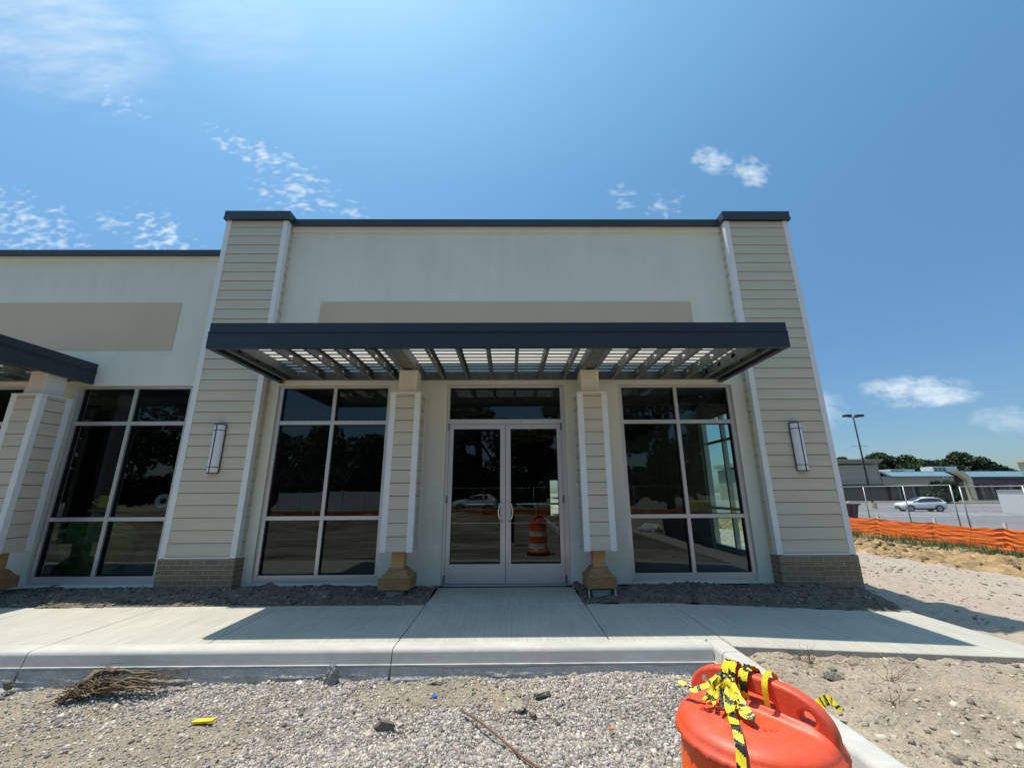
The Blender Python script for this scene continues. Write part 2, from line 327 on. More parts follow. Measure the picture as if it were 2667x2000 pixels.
# ------------------------------------------------------------------ ground
def z_front(x, y):
    n = fbm(x, y, 1.3, 4)*.05+fbm(x+40, y, 9, 3)*.022
    pile = .075*np.exp(-((x-1.15)/.75)**2-((y-4.1)/.42)**2)+.05*np.exp(-((x+.3)/.7)**2-((y-4.2)/.22)**2)+.03*np.exp(-((x+2.2)/.8)**2-((y-4.25)/.2)**2)
    dip = -.02*np.exp(-((y-3.45-.12*np.sin(x*1.3))/.18)**2)
    md_ = np.clip((-y-3)/5, 0, 1)*(.55*np.abs(fbm(x, y*1.8, .30, 4))+.10*fbm(x, y*2, 1.2, 3))*np.clip((34+y)/6, 0, 1)
    return -.295+md_+(n+dip)*np.clip((9-np.abs(y-2))/4, 0, 1)+pile
def walk_z(x): return -.03-.042*np.clip(x-2.06, 0, None)
def z_bed(x, y): return walk_z(x)-.015+np.clip((y-5.8)/.8, 0, 1)*(.02-walk_z(x)-.01)+fbm(x, y, 2.2, 3)*.06+fbm(x+11, y, 10, 4)*.045+.035*np.exp(-((y-6.25)/.25)**2)
def z_east(x, y):
    b = np.interp(x, [2, 5, 5.6, 8, 11, 15.5, 18, 24, 60, 110], [-.075, -.20, -.34, -.42, -.55, -.70, -.77, -.86, -1.0, -1.0])
    b = b+np.where(x < 5.6, np.clip((4.2-y)/6, 0, 1)*-.12, 0)
    near = np.clip(1-(x-10)/3, 0, 1); b = b+near*(fbm(x, y, 1.1, 4)*.05+fbm(x, y+30, 6, 4, .6)*.045)
    sandw = np.clip(1-np.abs(x-13.2)/2.6, 0, 1); b = b+sandw*(.0+.46*np.abs(fbm(x, y, 1.3, 5, .62))+.14*fbm(x, y, 5, 3))
    return b
grid_object('ground', -900, 900, -500, 1200, 60, lambda x, y: x*0-1.55, 'far_soil')
grid_object('gravel_ground', -9, 1.96, 2.2, 4.24, .028, z_front, 'gravel_soil')
grid_object('site_ground', -60, 1.96, -34, 2.2, .35, lambda x, y: z_front(x, y), 'site')
grid_object('site_ground', -60, -9, 2.2, 4.24, .35, lambda x, y: z_front(x, y), 'site')
grid_object('site_ground', 1.96, 5.6, -34, 1.5, .3, z_east, 'site')
grid_object('dirt_ground', 1.98, 5.6, 1.5, 4.28, .03, z_east, 'dirt')
grid_object('planting_bed', -13, 5.16, 5.70, 6.76, .03, z_bed, 'bed_soil', mask=lambda c: (c[:, 0] < -1.055) | (c[:, 0] > .955))
grid_object('gravel_lane', 5.6, 11.2, -34, 60, .12, z_east, 'lane', mask=lambda c: c[:, 1] < 1e9)
grid_object('gravel_lane', 5.0, 5.6, 4.28, 40, .1, lambda x, y: z_east(x, y)+np.where(x < 5.4, -.06, 0), 'lane')
grid_object('sand_bank', 11.2, 15.5, -20, 45, .09, z_east, 'sand')
grid_object('grass_verge', 15.5, 22.5, -34, 60, .3, lambda x, y: z_east(x, y)+fbm(x, y, 1, 3)*.05, 'verge')
grid_object('parking_lot', 22.5, 420, -60, 260, 6, z_east, 'asphalt')
mb = MB()
for k in range(14):
    x = 30+k*2.9; mb.box(x, x+.13, 40, 45.5, -1.05, float(z_east(np.array([x+.06]), 0)[0])+.02)
mb.box(24, 150, 38.6, 38.8, -1.1, -.90); mb.box(30, 190, 66, 66.3, -1.2, -.985)
tag(mb.build('parking_marking', 'paint_white'), kind='structure')

# ------------------------------------------------------------------ sidewalk and kerb
JX = [-14, -10.3, -8.8, -7.3, -5.84, -4.36, -2.87, -1.065, .965, 2.06, 3.41, 4.42, 5.16]
def slab(mb, x0, x1, y0, y1, za, zb, t=.16, g=.004):
    x0 += g; x1 -= g
    b = .006
    mb.add([(x0, y0, za-t), (x1, y0, zb-t), (x1, y1, zb-t), (x0, y1, za-t), (x0, y0, za-b), (x1, y0, zb-b), (x1, y1, zb-b), (x0, y1, za-b), (x0+b, y0+b, za), (x1-b, y0+b, zb), (x1-b, y1-b, zb), (x0+b, y1-b, za)],
           [(0, 1, 5, 4), (1, 2, 6, 5), (2, 3, 7, 6), (3, 0, 4, 7), (4, 5, 9, 8), (5, 6, 10, 9), (6, 7, 11, 10), (7, 4, 8, 11), (8, 9, 10, 11), (0, 3, 2, 1)])
mb = MB()
for a, b in zip(JX[:-1], JX[1:]):
    za, zb = float(walk_z(np.array(a))), float(walk_z(np.array(b)))
    y0 = 4.40 if a < 2.0 else 4.22
    slab(mb, a, b, y0, 5.73, za, zb)
slab(mb, -1.065, .965, 5.738, 6.69, -.028, -.028)
for k in range(6): slab(mb, 4.78, 5.6, 4.20-1.5*(k+1)+.006, 4.20-1.5*k, -.15, -.17)
mb.add([(5.03, 5.74, -.155), (5.16, 5.74, -.155), (5.42, 9.5, -.16), (5.29, 9.5, -.16), (5.03, 5.74, -.4), (5.16, 5.74, -.4), (5.42, 9.5, -.4), (5.29, 9.5, -.4)],
       [(0, 1, 2, 3), (4, 5, 1, 0), (5, 6, 2, 1), (7, 4, 0, 3)])
tag(mb.build('sidewalk', 'conc'), kind='structure')
def kprof(z=-.03):   # (offset outwards, z): rounded nose, face, formed line, rough footing below
    pr = [(0.20, z)]
    for a in range(0, 91, 15): pr.append((.045-.045*math.sin(R(a)), z-.045+.045*math.cos(R(a))))
    pr = [(0.20, z)]+[(.045*(1-math.sin(R(a))), z-.045*(1-math.cos(R(a)))) for a in range(0, 91, 15)]
    pr = [(0.20, z)]+[(.014+.045*(1-math.sin(R(a))), z-.045*(1-math.cos(R(a)))) for a in range(0, 85, 12)]
    return pr+[(-.002, -.144), (-.012, -.148), (-.014, -.34), (.20, -.34)]
mb = MB()
KJ = [-14, -10.4, -7.5, -4.36, -1.065, 1.866]
for a, b in zip(KJ[:-1], KJ[1:]):
    if a >= 2.0: break
    if b > 2.0: b = 1.866
    P = kprof(); n = len(P); xs = np.linspace(a+.004, b-.004 if b < 1.8 else b, 24)
    vs = []; fs = []
    for x in xs:
        for o_, z in P: vs.append((x, 4.205+o_-(.0 if z > -.1445 else .003*math.sin(x*23)), z))
    for i in range(len(xs)-1):
        for j in range(n): fs.append((i*n+j, i*n+(j+1) % n, (i+1)*n+(j+1) % n, (i+1)*n+j))
    fs += [tuple(range(n)), tuple(range((len(xs)-1)*n, len(xs)*n))[::-1]]
    mb.add(vs, fs)
ys = [4.42, 4.085, 1.2, -1.8, -4.8, -7.8, -10.8]
for ya, yb in zip(ys[:-1], ys[1:]):
    P = [(.004+o_+1.866, z) for o_, z in kprof() if z > -.335]; P = [(x if x < 2 else 2.03, z) for x, z in P]
    prof = P[::-1]+[(2.05, -.036), (2.07, -.06), (2.07, -.34), (1.852, -.34)]
    prof = [(1.852, -.34)]+P[::-1]+[(2.055, -.037), (2.07, -.055), (2.07, -.34)]
    mb.extr_y(prof, yb+.004, ya-.004 if ya < 4.4 else ya-.02)
tag(mb.build('kerb', 'conc_kerb'), kind='structure')
# rough, spilled concrete along the footing
nx, nz_ = 900, 16
X, T = np.meshgrid(np.linspace(-9, 1.84, nx), np.linspace(0, 1, nz_))
rough = np.clip(fbm(X, T*3, 2.0, 3)+.45*np.exp(-((X-.1)/1.2)**2)+.2*np.exp(-((X+1.9)/.5)**2), 0, 1)
Yv = 4.192-.010-T*T*(.02+.13*rough)-fbm(X*1, T*.4, 22, 3)*.035*T*(rough+.15); Zv = -.160-.17*T-rough*.02+fbm(X, T, 30, 2)*.008*T
v = np.stack([X.ravel(), Yv.ravel(), Zv.ravel()], 1); i = np.arange(nx*nz_).reshape(nz_, nx)
f = np.stack([i[:-1, :-1].ravel(), i[1:, :-1].ravel(), i[1:, 1:].ravel(), i[:-1, 1:].ravel()], 1)
fc = v[f].mean(1)[:, 0]; f = f[np.all([np.abs(fc-q) > .012 for q in KJ], axis=0)]
tag(array_mesh('kerb_footing', v, f, 'conc_rough', smooth=True), kind='structure')

# ------------------------------------------------------------------ building
YW = 6.70; YF = 6.74; YG = 6.80
bld = empty('commercial_building', (0, 6.7, 0), 'new one storey commercial building in pale stucco with tan siding pilasters and dark coping', 'building')
def wall(mb, x0, x1, z0, z1, y0, y1, holes):
    xs = sorted({x0, x1, *[h[0] for h in holes], *[h[1] for h in holes]}); zs = sorted({z0, z1, *[h[2] for h in holes], *[h[3] for h in holes]})
    solid = lambda i, j: 0 <= i < len(xs)-1 and 0 <= j < len(zs)-1 and not any(h[0] <= (xs[i]+xs[i+1])/2 <= h[1] and h[2] <= (zs[j]+zs[j+1])/2 <= h[3] for h in holes)
    for i in range(len(xs)-1):
        for j in range(len(zs)-1):
            if not solid(i, j): continue
            a, b, c, d = xs[i], xs[i+1], zs[j], zs[j+1]
            mb.quad((a, y0, c), (b, y0, c), (b, y0, d), (a, y0, d)); mb.quad((b, y1, c), (a, y1, c), (a, y1, d), (b, y1, d))
            if not solid(i-1, j): mb.quad((a, y1, c), (a, y0, c), (a, y0, d), (a, y1, d))
            if not solid(i+1, j): mb.quad((b, y0, c), (b, y1, c), (b, y1, d), (b, y0, d))
            if not solid(i, j-1): mb.quad((a, y1, c), (b, y1, c), (b, y0, c), (a, y0, c))
            if not solid(i, j+1): mb.quad((a, y0, d), (b, y0, d), (b, y1, d), (a, y1, d))
WIN = [(-3.877, -1.979, .03, 3.115), (1.862, 3.800, .03, 3.115), (-7.245, -5.32, .03, 3.115), (-10.10, -8.12, .03, 3.115)]
DOOR = (-1.031, .946, -.02, 3.118)
mb = MB(); wall(mb, -4.6, 5.05, .0, 6.10, YW, YW+.22, [WIN[0], WIN[1], (DOOR[0], DOOR[1], 0, DOOR[3])]); w1 = mb.build('wall', 'stucco', bld)
mb = MB(); wall(mb, -14, -4.6, .0, 5.50, YW, YW+.22, [WIN[2], WIN[3]]); mb.build('wall', 'stucco', bld)
# side, rear and inner faces
mb = MB(); E0, E1 = 7.35, 10.3
for (ya, yb, za, zb) in [(YW+.22, E0, -.3, 5.9), (E1, 20, -.3, 5.9), (E0, E1, -.3, .1), (E0, E1, 3.1, 5.9)]: mb.box(4.85, 5.05, ya, yb, za, zb)
mb.build('wall', 'stucco', bld)
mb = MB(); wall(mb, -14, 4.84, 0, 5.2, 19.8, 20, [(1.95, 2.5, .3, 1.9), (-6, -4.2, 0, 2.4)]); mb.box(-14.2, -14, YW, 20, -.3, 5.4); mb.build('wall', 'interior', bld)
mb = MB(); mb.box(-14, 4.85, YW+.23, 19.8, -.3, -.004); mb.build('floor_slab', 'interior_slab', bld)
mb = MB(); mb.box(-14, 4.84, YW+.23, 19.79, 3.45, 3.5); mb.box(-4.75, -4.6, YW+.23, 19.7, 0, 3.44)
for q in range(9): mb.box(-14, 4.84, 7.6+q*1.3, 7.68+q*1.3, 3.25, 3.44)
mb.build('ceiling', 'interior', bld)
mb = MB(); mb.box(-14, 4.84, YW+.23, 20, 5.0, 5.2); mb.build('roof', 'paint_white', bld)
# foundation lip seen as a pale strip under the stucco
for a, b in ((-4.0, -3.9), (-1.95, -1.05), (.96, 1.1), (3.82, 4.0), (-8.05, -7.3)): mb = MB(); mb.box(a, b, 6.685, 6.699, -.035, -.008); mb.build('weep_screed', 'trim', bld)
# coping and stucco cornice band
mb = MB(); mb.box(-4.03, 4.0, 6.655, 6.699, 6.075, 6.178); mb.build('cornice', 'stucco', bld, bevel=.006)
mb = MB(); mb.box(-13.9, -5.165, 6.655, 6.699, 5.476, 5.552); mb.build('cornice', 'stucco', bld, bevel=.006)
def coping(x0, x1, y0, y1, z0, z1):
    m = MB(); m.box(x0, x1, y0, y1, z0+.02, z1); m.box(x0-.0, x1+.0, y0-.012, y0-.0005, z0, z0+.03); m.build('coping', 'coping', bld)
coping(-4.0, 3.97, 6.60, 7.05, 6.178, 6.300); coping(-13.9, -5.17, 6.60, 7.05, 5.552, 5.650)
# sign bands
mb = MB(); mb.box(-3.35, 3.29, 6.688, 6.6995, 3.745, 4.655); mb.build('sign_band', 'taupe', bld, bevel=.004)
mb = MB(); mb.box(-12.6, -5.82, 6.688, 6.6995, 3.745, 4.640); mb.build('sign_band', 'taupe', bld, bevel=.004)

def boards_front(m, x0, x1, y, z0, z1, pitch=.1805, first=None):
    z = first if first is not None else z0
    zz = [z0]+[z+pitch*k for k in range(1, 60) if z0 < z+pitch*k < z1-.01]+[z1]
    for a, b in zip(zz[:-1], zz[1:]):
        m.add([(x0, y-.015, a+.007), (x1, y-.015, a+.007), (x1, y-.003, b), (x0, y-.003, b), (x0, y+.011, a+.007), (x1, y+.011, a+.007)], [(0, 1, 2, 3), (4, 5, 1, 0)])
def boards_side(m, x, sgn, y0, y1, z0, z1, pitch=.1805, first=None):
    z = first if first is not None else z0
    zz = [z0]+[z+pitch*k for k in range(1, 60) if z0 < z+pitch*k < z1-.01]+[z1]
    for a, b in zip(zz[:-1], zz[1:]):
        vs = [(x+sgn*.015, y0, a+.007), (x+sgn*.015, y1, a+.007), (x+sgn*.003, y1, b), (x+sgn*.003, y0, b), (x-sgn*.011, y0, a+.007), (x-sgn*.011, y1, a+.007)]
        m.add(vs, [(0, 1, 2, 3), (4, 5, 1, 0)])
def pilaster(x0, x1, zb):
    YP = 6.512; yb = 6.699 if x1 < 4.5 else 7.9; yr = 6.699 if x0 > 0 else 6.699
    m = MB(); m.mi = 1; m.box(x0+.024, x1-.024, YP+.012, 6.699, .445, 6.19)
    if x1 > 4.5: m.box(5.051, x1-.024, 6.70, yb, .445, 6.19)
    m.mi = 0
    boards_front(m, x0+.09, x1-.09, YP, .447, 6.19, first=.452)
    boards_side(m, x0+.012, -1, YP+.08, 6.699, .447, 6.19, first=.452)
    boards_side(m, x1-.012, 1, YP+.08, yb, .447, 6.19, first=.452)
    sd = m.build('siding', ['siding', 'wrap'], bld)  # core coloured near black so the board gaps read as shade
    t = MB()
    for (a, b, c, d) in ((x0, x0+.09, x0, x0+.02), (x1-.09, x1, x1-.02, x1)):
        t.box(a, b, YP-.02, YP+.002, .425, 6.19)
        o_ = -.004 if a == x0 else .004
        t.box((c+o_) if o_ < 0 else c, d if o_ < 0 else d+o_, YP+.003, YP+.075, .425, 6.19)
    t.box(x0+.0905, x1-.0905, YP-.022, YP+.002, .420, .446)
    t.box(x0-.006, x0+.015, YP+.076, 6.699, .420, .446)
    t.box(x1-.015, x1+.006, YP+.076, 6.699, .420, .446)
    t.build('corner_trim', 'trim', bld, bevel=.003)
    b = MB(); b.box(x0+.012, x1+.012, 6.478, 6.6985, zb, .418)
    if x1 > 4.5: b.box(5.052, x1+.012, 6.6995, yb+.01, zb, .418)
    b.build('brick_base', 'brick', bld)
    cp = MB(); cp.box(x0-.03, x1+.03, 6.45, 6.95, 6.215, 6.365); cp.box(x0-.035, x1+.035, 6.444, 6.4495, 6.19, 6.24)
    for xx in (x0-.035, x1+.03): cp.box(xx, xx+.005, 6.45, 6.7, 6.19, 6.24)
    cp.build('coping', 'coping', bld)
pilaster(-5.157, -4.030, -.1); pilaster(4.005, 5.190, -.35)

def storefront(name, x0, x1, z0, z1, mull, trans, sill=.115, fw_=.066, mw=.058):
    m = MB(); m.box(x0, x0+fw_, YF, YF+.11, z0, z1); m.box(x1-fw_, x1, YF, YF+.11, z0, z1)
    m.box(x0+fw_, x1-fw_, YF+.001, YF+.11, z1-.045, z1); m.box(x0+fw_, x1-fw_, YF+.001, YF+.11, z0, z0+sill)
    fr = m.build('window_frame', 'alu', bld, bevel=.003)
    for xm in mull:
        m = MB(); m.box(xm-mw/2, xm+mw/2, YF+.002, YF+.108, z0+sill, z1-.045); m.build('mullion', 'alu', bld if False else fr, bevel=.002)
    cx = [x0+fw_]+[q for xm in mull for q in (xm-mw/2, xm+mw/2)]+[x1-fw_]
    for (ta, tb) in trans:
        m = MB()
        for i in range(0, len(cx), 2): m.box(cx[i], cx[i+1], YF+.003, YF+.106, ta, tb)
        m.build('transom_bar', 'alu', fr, bevel=.002)
    cz = [z0+sill]+[q for t in trans for q in t]+[z1-.045]
    for i in range(0, len(cx), 2):
        for j in range(0, len(cz), 2):
            m = MB(); tl = rng.normal(0, .0012, 2); m.quad((cx[i], YG+tl[0], cz[j]), (cx[i+1], YG-tl[0], cz[j]), (cx[i+1], YG-tl[0]+tl[1], cz[j+1]), (cx[i], YG+tl[0]+tl[1], cz[j+1])); m.build('pane', 'glass', fr)
            g = MB(); a, b, c, d = cx[i], cx[i+1], cz[j], cz[j+1]; w = .009
            g.box(a, a+w, YF+.03, YF+.10, c, d); g.box(b-w, b, YF+.03, YF+.10, c, d); g.box(a+w, b-w, YF+.03, YF+.10, d-w, d); g.box(a+w, b-w, YF+.03, YF+.10, c, c+w); g.build('gasket', 'dark', fr)
    return fr
TR = [(.940, 1.000), (2.449, 2.512)]
storefront('w', *WIN[0], [-2.935], TR); storefront('w', *WIN[1], [2.845], TR)
storefront('w', *WIN[2], [-6.295], TR); storefront('w', *WIN[3], [-9.1], TR)
# side window in the east wall (seen through the right front window)
m = MB()
for yy in (E0, E0+1.0, E0+1.97, E1-.06): m.box(4.90, 5.00, yy, yy+.06, .1, 3.1)
for zz in (.1, .94, 2.45, 3.04): m.box(4.905, 4.995, E0+.06, E1-.06, zz, zz+.06)
sw = m.build('window_frame', 'alu', bld)
m = MB(); m.quad((4.95, E0, .1), (4.95, E1, .1), (4.95, E1, 3.1), (4.95, E0, 3.1)); m.build('pane', 'clear_glass', sw)

# entrance door
x0, x1 = DOOR[0], DOOR[1]; m = MB()
m.box(x0, x0+.046, YF, YF+.11, -.02, 3.118); m.box(x1-.072, x1, YF, YF+.11, -.02, 3.118)
m.box(x0+.046, x1-.072, YF+.001, YF+.11, 3.07, 3.118); m.box(x0+.046, x1-.072, YF-.004, YF+.11, 2.447, 2.527); m.box(x0+.046, x1-.072, YF-.02, YF+.11, -.022, -.003)
dfr = m.build('door_frame', 'alu', bld, bevel=.003)
m = MB(); m.quad((x0+.046, YG, 2.527), (x1-.072, YG, 2.527), (x1-.072, YG, 3.07), (x0+.046, YG, 3.07)); m.build('pane', 'glass', dfr)
m = MB(); a, b, c, d, w = x0+.046, x1-.072, 2.527, 3.07, .009
m.box(a, a+w, YF+.03, YF+.10, c, d); m.box(b-w, b, YF+.03, YF+.10, c, d); m.box(a+w, b-w, YF+.03, YF+.10, d-w, d); m.box(a+w, b-w, YF+.03, YF+.10, c, c+w); m.build('gasket', 'dark', dfr)
m = MB(); m.lathe([(.008, 0), (.008, .004)], (.0, 0, 0), 12); o = m.build('stud', 'dark', dfr); o.rotation_euler = (R(90), 0, 0); o.location = (.20, YF-.004, 2.487)
XC = -.052
for (la, lb, sg) in ((x0+.049, XC-.003, 1), (XC+.003, x1-.075, -1)):
    m = MB(); so, si = .070, .082
    sl, sr = (so, si) if sg == 1 else (si, so)
    m.box(la, la+sl, YF+.012, YF+.058, .006, 2.443); m.box(lb-sr, lb, YF+.012, YF+.058, .006, 2.443)
    m.box(la+sl, lb-sr, YF+.013, YF+.057, .006, .285); m.box(la+sl, lb-sr, YF+.013, YF+.057, 2.368, 2.443)
    dr = m.build('door', 'alu', bld, bevel=.003)
    ga, gb = la+sl, lb-sr
    m = MB(); m.quad((ga, YF+.035, .285), (gb, YF+.035, .285), (gb, YF+.035, 2.368), (ga, YF+.035, 2.368)); m.build('pane', 'glass', dr)
    m = MB(); w = .008
    m.box(ga, ga+w, YF+.02, YF+.05, .285, 2.368); m.box(gb-w, gb, YF+.02, YF+.05, .285, 2.368); m.box(ga+w, gb-w, YF+.02, YF+.05, 2.36, 2.368); m.box(ga+w, gb-w, YF+.02, YF+.05, .285, .293); m.build('gasket', 'dark', dr)
    hx = XC-sg*.055; m = MB(); pts = [(hx, YF+.012, 1.195), (hx, YF-.03, 1.195)]
    for k in range(0, 9): t_ = k/8; pts.append((hx-sg*(.055*math.sin(math.pi*min(1, t_*1.0))**.45), YF-.045, 1.195-.285*t_))
    pts += [(hx, YF-.03, .91), (hx, YF+.012, .91)]
    m.tube(pts, .0125, 10); m.build('handle', 'chrome', dr, smooth=True)
    m = MB(); m.tube([(la+.03, YF+.075, 1.165), (lb-.03, YF+.075, 1.165)], .016, 10); m.build('push_bar', 'chrome', dr, smooth=True)
    hx0 = (x0+.043) if sg == 1 else (x1-.072+.0)
    for zc in (.075, 1.24, 2.40): m = MB(); m.box(hx0-.014, hx0+.014, YF-.018, YF-.001, zc-.055, zc+.055); m.build('hinge', 'steel', dr, bevel=.003)
m = MB(); m.lathe([(.016, 0), (.016, .012), (.010, .014)], (0, 0, 0), 20); o = m.build('lock', 'chrome', dr, smooth=False); o.rotation_euler = (R(90), 0, 0); o.location = (XC+.045, YF+.012, 1.075)

# ------------------------------------------------------------------ wall lamps
def wall_lamp(xc, yb, zc, label):
    t = empty('wall_lamp', (xc, yb, zc), label, 'wall lamp', 'wall lamps on the siding pilasters')
    h, w, dp = .38, .089, .085
    m = MB(); m.box(xc-w, xc+w, yb-.018, yb-.0115, zc-h, zc+h); m.build('back_plate', 'bronze', t)
    arc = [(xc+(w-.006)*math.cos(R(a)), yb-.018-dp*math.sin(R(a))) for a in range(0, 181, 15)]
    m = MB(); n = len(arc); m.add([(x, y, zc-h+.012) for x, y in arc]+[(x, y, zc+h-.012) for x, y in arc], [(i, i+1, n+i+1, n+i) for i in range(n-1)]+[tuple(range(n)), tuple(range(n, 2*n))[::-1]])
    m.build('diffuser', 'diffuser', t, smooth=False)
    m = MB(); a2 = [(xc+w*math.cos(R(a)), yb-.018-(dp+.006)*math.sin(R(a))) for a in range(0, 181, 15)]
    for zz in (zc-h, zc+h-.009, zc-h+.09, zc+h-.10):
        n = len(a2); m.add([(x, y, zz) for x, y in a2]+[(x, y, zz+.009) for x, y in a2], [(i, i+1, n+i+1, n+i) for i in range(n-1)]+[tuple(range(n)), tuple(range(n, 2*n))[::-1]])
    for a in (0, 90, 180):
        x, y = xc+w*math.cos(R(a)), yb-.018-(dp+.006)*math.sin(R(a)); m.box(x-.0048, x+.0048, y-.005, y+.006, zc-h+.0125, zc+h-.0125)
    m.build('frame', 'bronze', t); return t
wall_lamp(-4.585, 6.503, 2.03, 'slim white wall lamp with bronze frame on the left pilaster beside the double window')
wall_lamp(4.612, 6.503, 2.025, 'slim white wall lamp with bronze frame on the corner pilaster beside the parking lot')

# ------------------------------------------------------------------ canopies
def canopy(x0, x1, posts, label, joists):
    t = empty('entrance_canopy', ((x0+x1)/2, 6.6, 3.15), label, 'canopy')
    yf = 4.94; yb = 6.699
    m = MB()
    m.box(x0, x1, yf, yf+.012, 3.143, 3.352); m.box(x0-.002, x1+.002, yf-.014, yf+.012, 3.353, 3.360); m.box(x0+.004, x1-.004, yf+.006, yf+.016, 3.361, 3.490)
    m.box(x0+.012, x1-.012, yf+.0125, yf+.06, 3.143, 3.150); m.build('front_fascia', 'navy', t)
    for xs, sg in ((x0, 1), (x1, -1)):
        m = MB(); a, b = sorted((xs, xs+sg*.012)); m.box(a, b, yf+.0125, yb, 3.143, 3.352)
        a, b = sorted((xs-sg*.014, xs+sg*.012)); m.box(a, b, yf+.0125, yb, 3.353, 3.360)
        a, b = sorted((xs+sg*.006, xs+sg*.016)); m.box(a, b, yf+.0165, yb, 3.361, 3.490)
        a, b = sorted((xs+sg*.0125, xs+sg*.075)); m.box(a, b, yf+.061, yb, 3.143, 3.150); m.build('side_fascia', 'navy', t)
        # inner channel
        m = MB(); a, b = sorted((xs+sg*.10, xs+sg*.112)); m.box(a, b, yf+.07, yb-.08, 3.19, 3.34)
        a, b = sorted((xs+sg*.112, xs+sg*.16)); m.box(a, b, yf+.07, yb-.08, 3.190, 3.196)
        for k in range(3):
            yy = yf+.45+k*.42; a, b = sorted((xs+sg*.1125, xs+sg*.118)); m.mi = 1; m.box(a, b, yy, yy+.07, 3.25, 3.285)
        m.mi = 0; a, b = sorted((xs+sg*.165, xs+sg*.30)); m.box(a, b, yf+.07, yb-.08, 3.325, 3.331)
        a, b = sorted((xs+sg*.300, xs+sg*.306)); m.box(a, b, yf+.07, yb-.08, 3.20, 3.331)
        m.build('edge_channel', ['steel', 'dark'], t)
    m = MB(); m.box(x0+.02, x1-.02, yb-.012, yb, 3.193, 3.345); m.box(x0+.02, x1-.02, yb-.065, yb-.0125, 3.193, 3.199); m.build('ledger', 'steel', t)
    m = MB(); m.box(x0+.02, x1-.02, yf+.065, yf+.075, 3.19, 3.34); m.build('header_channel', 'steel', t)
    # joists: C sections with punched holes
    def joist(xj):
        m = MB(); y0, y1 = yf+.08, yb-.014; za, zb = 3.195, 3.340; n = 4; cw = (y1-y0)/n
        for k in range(n):
            ya, yb_ = y0+k*cw, y0+(k+1)*cw; yc = (ya+yb_)/2; zc = (za+zb)/2
            hole = [(yc+.058*math.cos(R(q)), zc+.036*math.sin(R(q))) for q in range(0, 360, 30)]
            box_ = []
            for q in range(0, 360, 30):
                cx_, cz_ = math.cos(R(q)), math.sin(R(q)); s2 = min(abs((cw/2)/cx_) if abs(cx_) > 1e-6 else 9, abs(((zb-za)/2)/cz_) if abs(cz_) > 1e-6 else 9); box_.append((yc+cx_*s2, zc+cz_*s2))
            # snap corners
            for (cy, cz2) in ((ya, za), (yb_, za), (ya, zb), (yb_, zb)):
                i = min(range(12), key=lambda i: (box_[i][0]-cy)**2+(box_[i][1]-cz2)**2); box_[i] = (cy, cz2)
            m.add([(xj, *p) for p in hole]+[(xj, *p) for p in box_], [(i, (i+1) % 12, 12+(i+1) % 12, 12+i) for i in range(12)])
        m.add([(xj, y0, za), (xj+.045, y0, za), (xj+.045, y1, za), (xj, y1, za)], [(0, 1, 2, 3)]); m.add([(xj, y0, zb), (xj+.045, y0, zb), (xj+.045, y1, zb), (xj, y1, zb)], [(0, 1, 2, 3)])
        m.build('joist', 'steel', t, solid=.003)
    for xj in joists: joist(xj)
    for xp in posts:
        m = MB(); m.box(xp-.13, xp-.118, yf+.08, yb-.014, 3.19, 3.343); m.box(xp+.118, xp+.13, yf+.08, yb-.014, 3.19, 3.343)
        m.box(xp-.117, xp-.075, yf+.08, yb-.014, 3.186, 3.194); m.box(xp+.075, xp+.117, yf+.08, yb-.014, 3.186, 3.194)
        m.box(xp-.072, xp+.072, yf+.08, yb-.014, 3.215, 3.222); m.build('beam', 'steel', t)
    # ribbed deck: wide flats with narrow upstanding ribs
    m = MB(); y = yf+.08; pr = []
    while y < yb-.18: pr += [(y, 3.348), (y+.125, 3.348), (y+.132, 3.386), (y+.147, 3.386)]; y += .154
    pr += [(yb-.02, 3.348)]
    xs = [x0+.03, x1-.03]; n = len(pr); m.add([(xx, *p) for xx in xs for p in pr], [(i, i+1, n+i+1, n+i) for i in range(n-1)])
    m.build('deck', 'deck_panel', t)
    m = MB(); y = yf+.08
    while y < yb-.18: m.box(x0+.03, x1-.03, y+.1255, y+.1535, 3.3470, 3.3476) if False else m.box(x0+.03, x1-.03, y+.122, y+.1535, 3.338, 3.3465); y += .154
    m.build('groove_shade', 'dark', t)  # black strips below the deck grooves, groove shade put into the colour
    return t
JO = [-3.16, -2.73, -2.33, -1.92, -1.12, -.71, -.30, .10, .51, .92, 1.74, 2.15, 2.57, 2.98, 3.30]
canopy(-3.87, 3.652, [-1.55, 1.262], 'dark navy steel canopy with open joists over the glass double doors', JO)
wc = canopy(-14.3, -7.0, [-7.30], 'dark navy steel canopy cut off at the left edge of the picture', [-13.6+.41*k for k in range(15)])
m = MB(); m.lathe([(.07, 0), (.06, -.012), (.045, -.006)], (-8.25, 5.9, 3.19), 24); m.build('downlight', 'paint_white', wc)

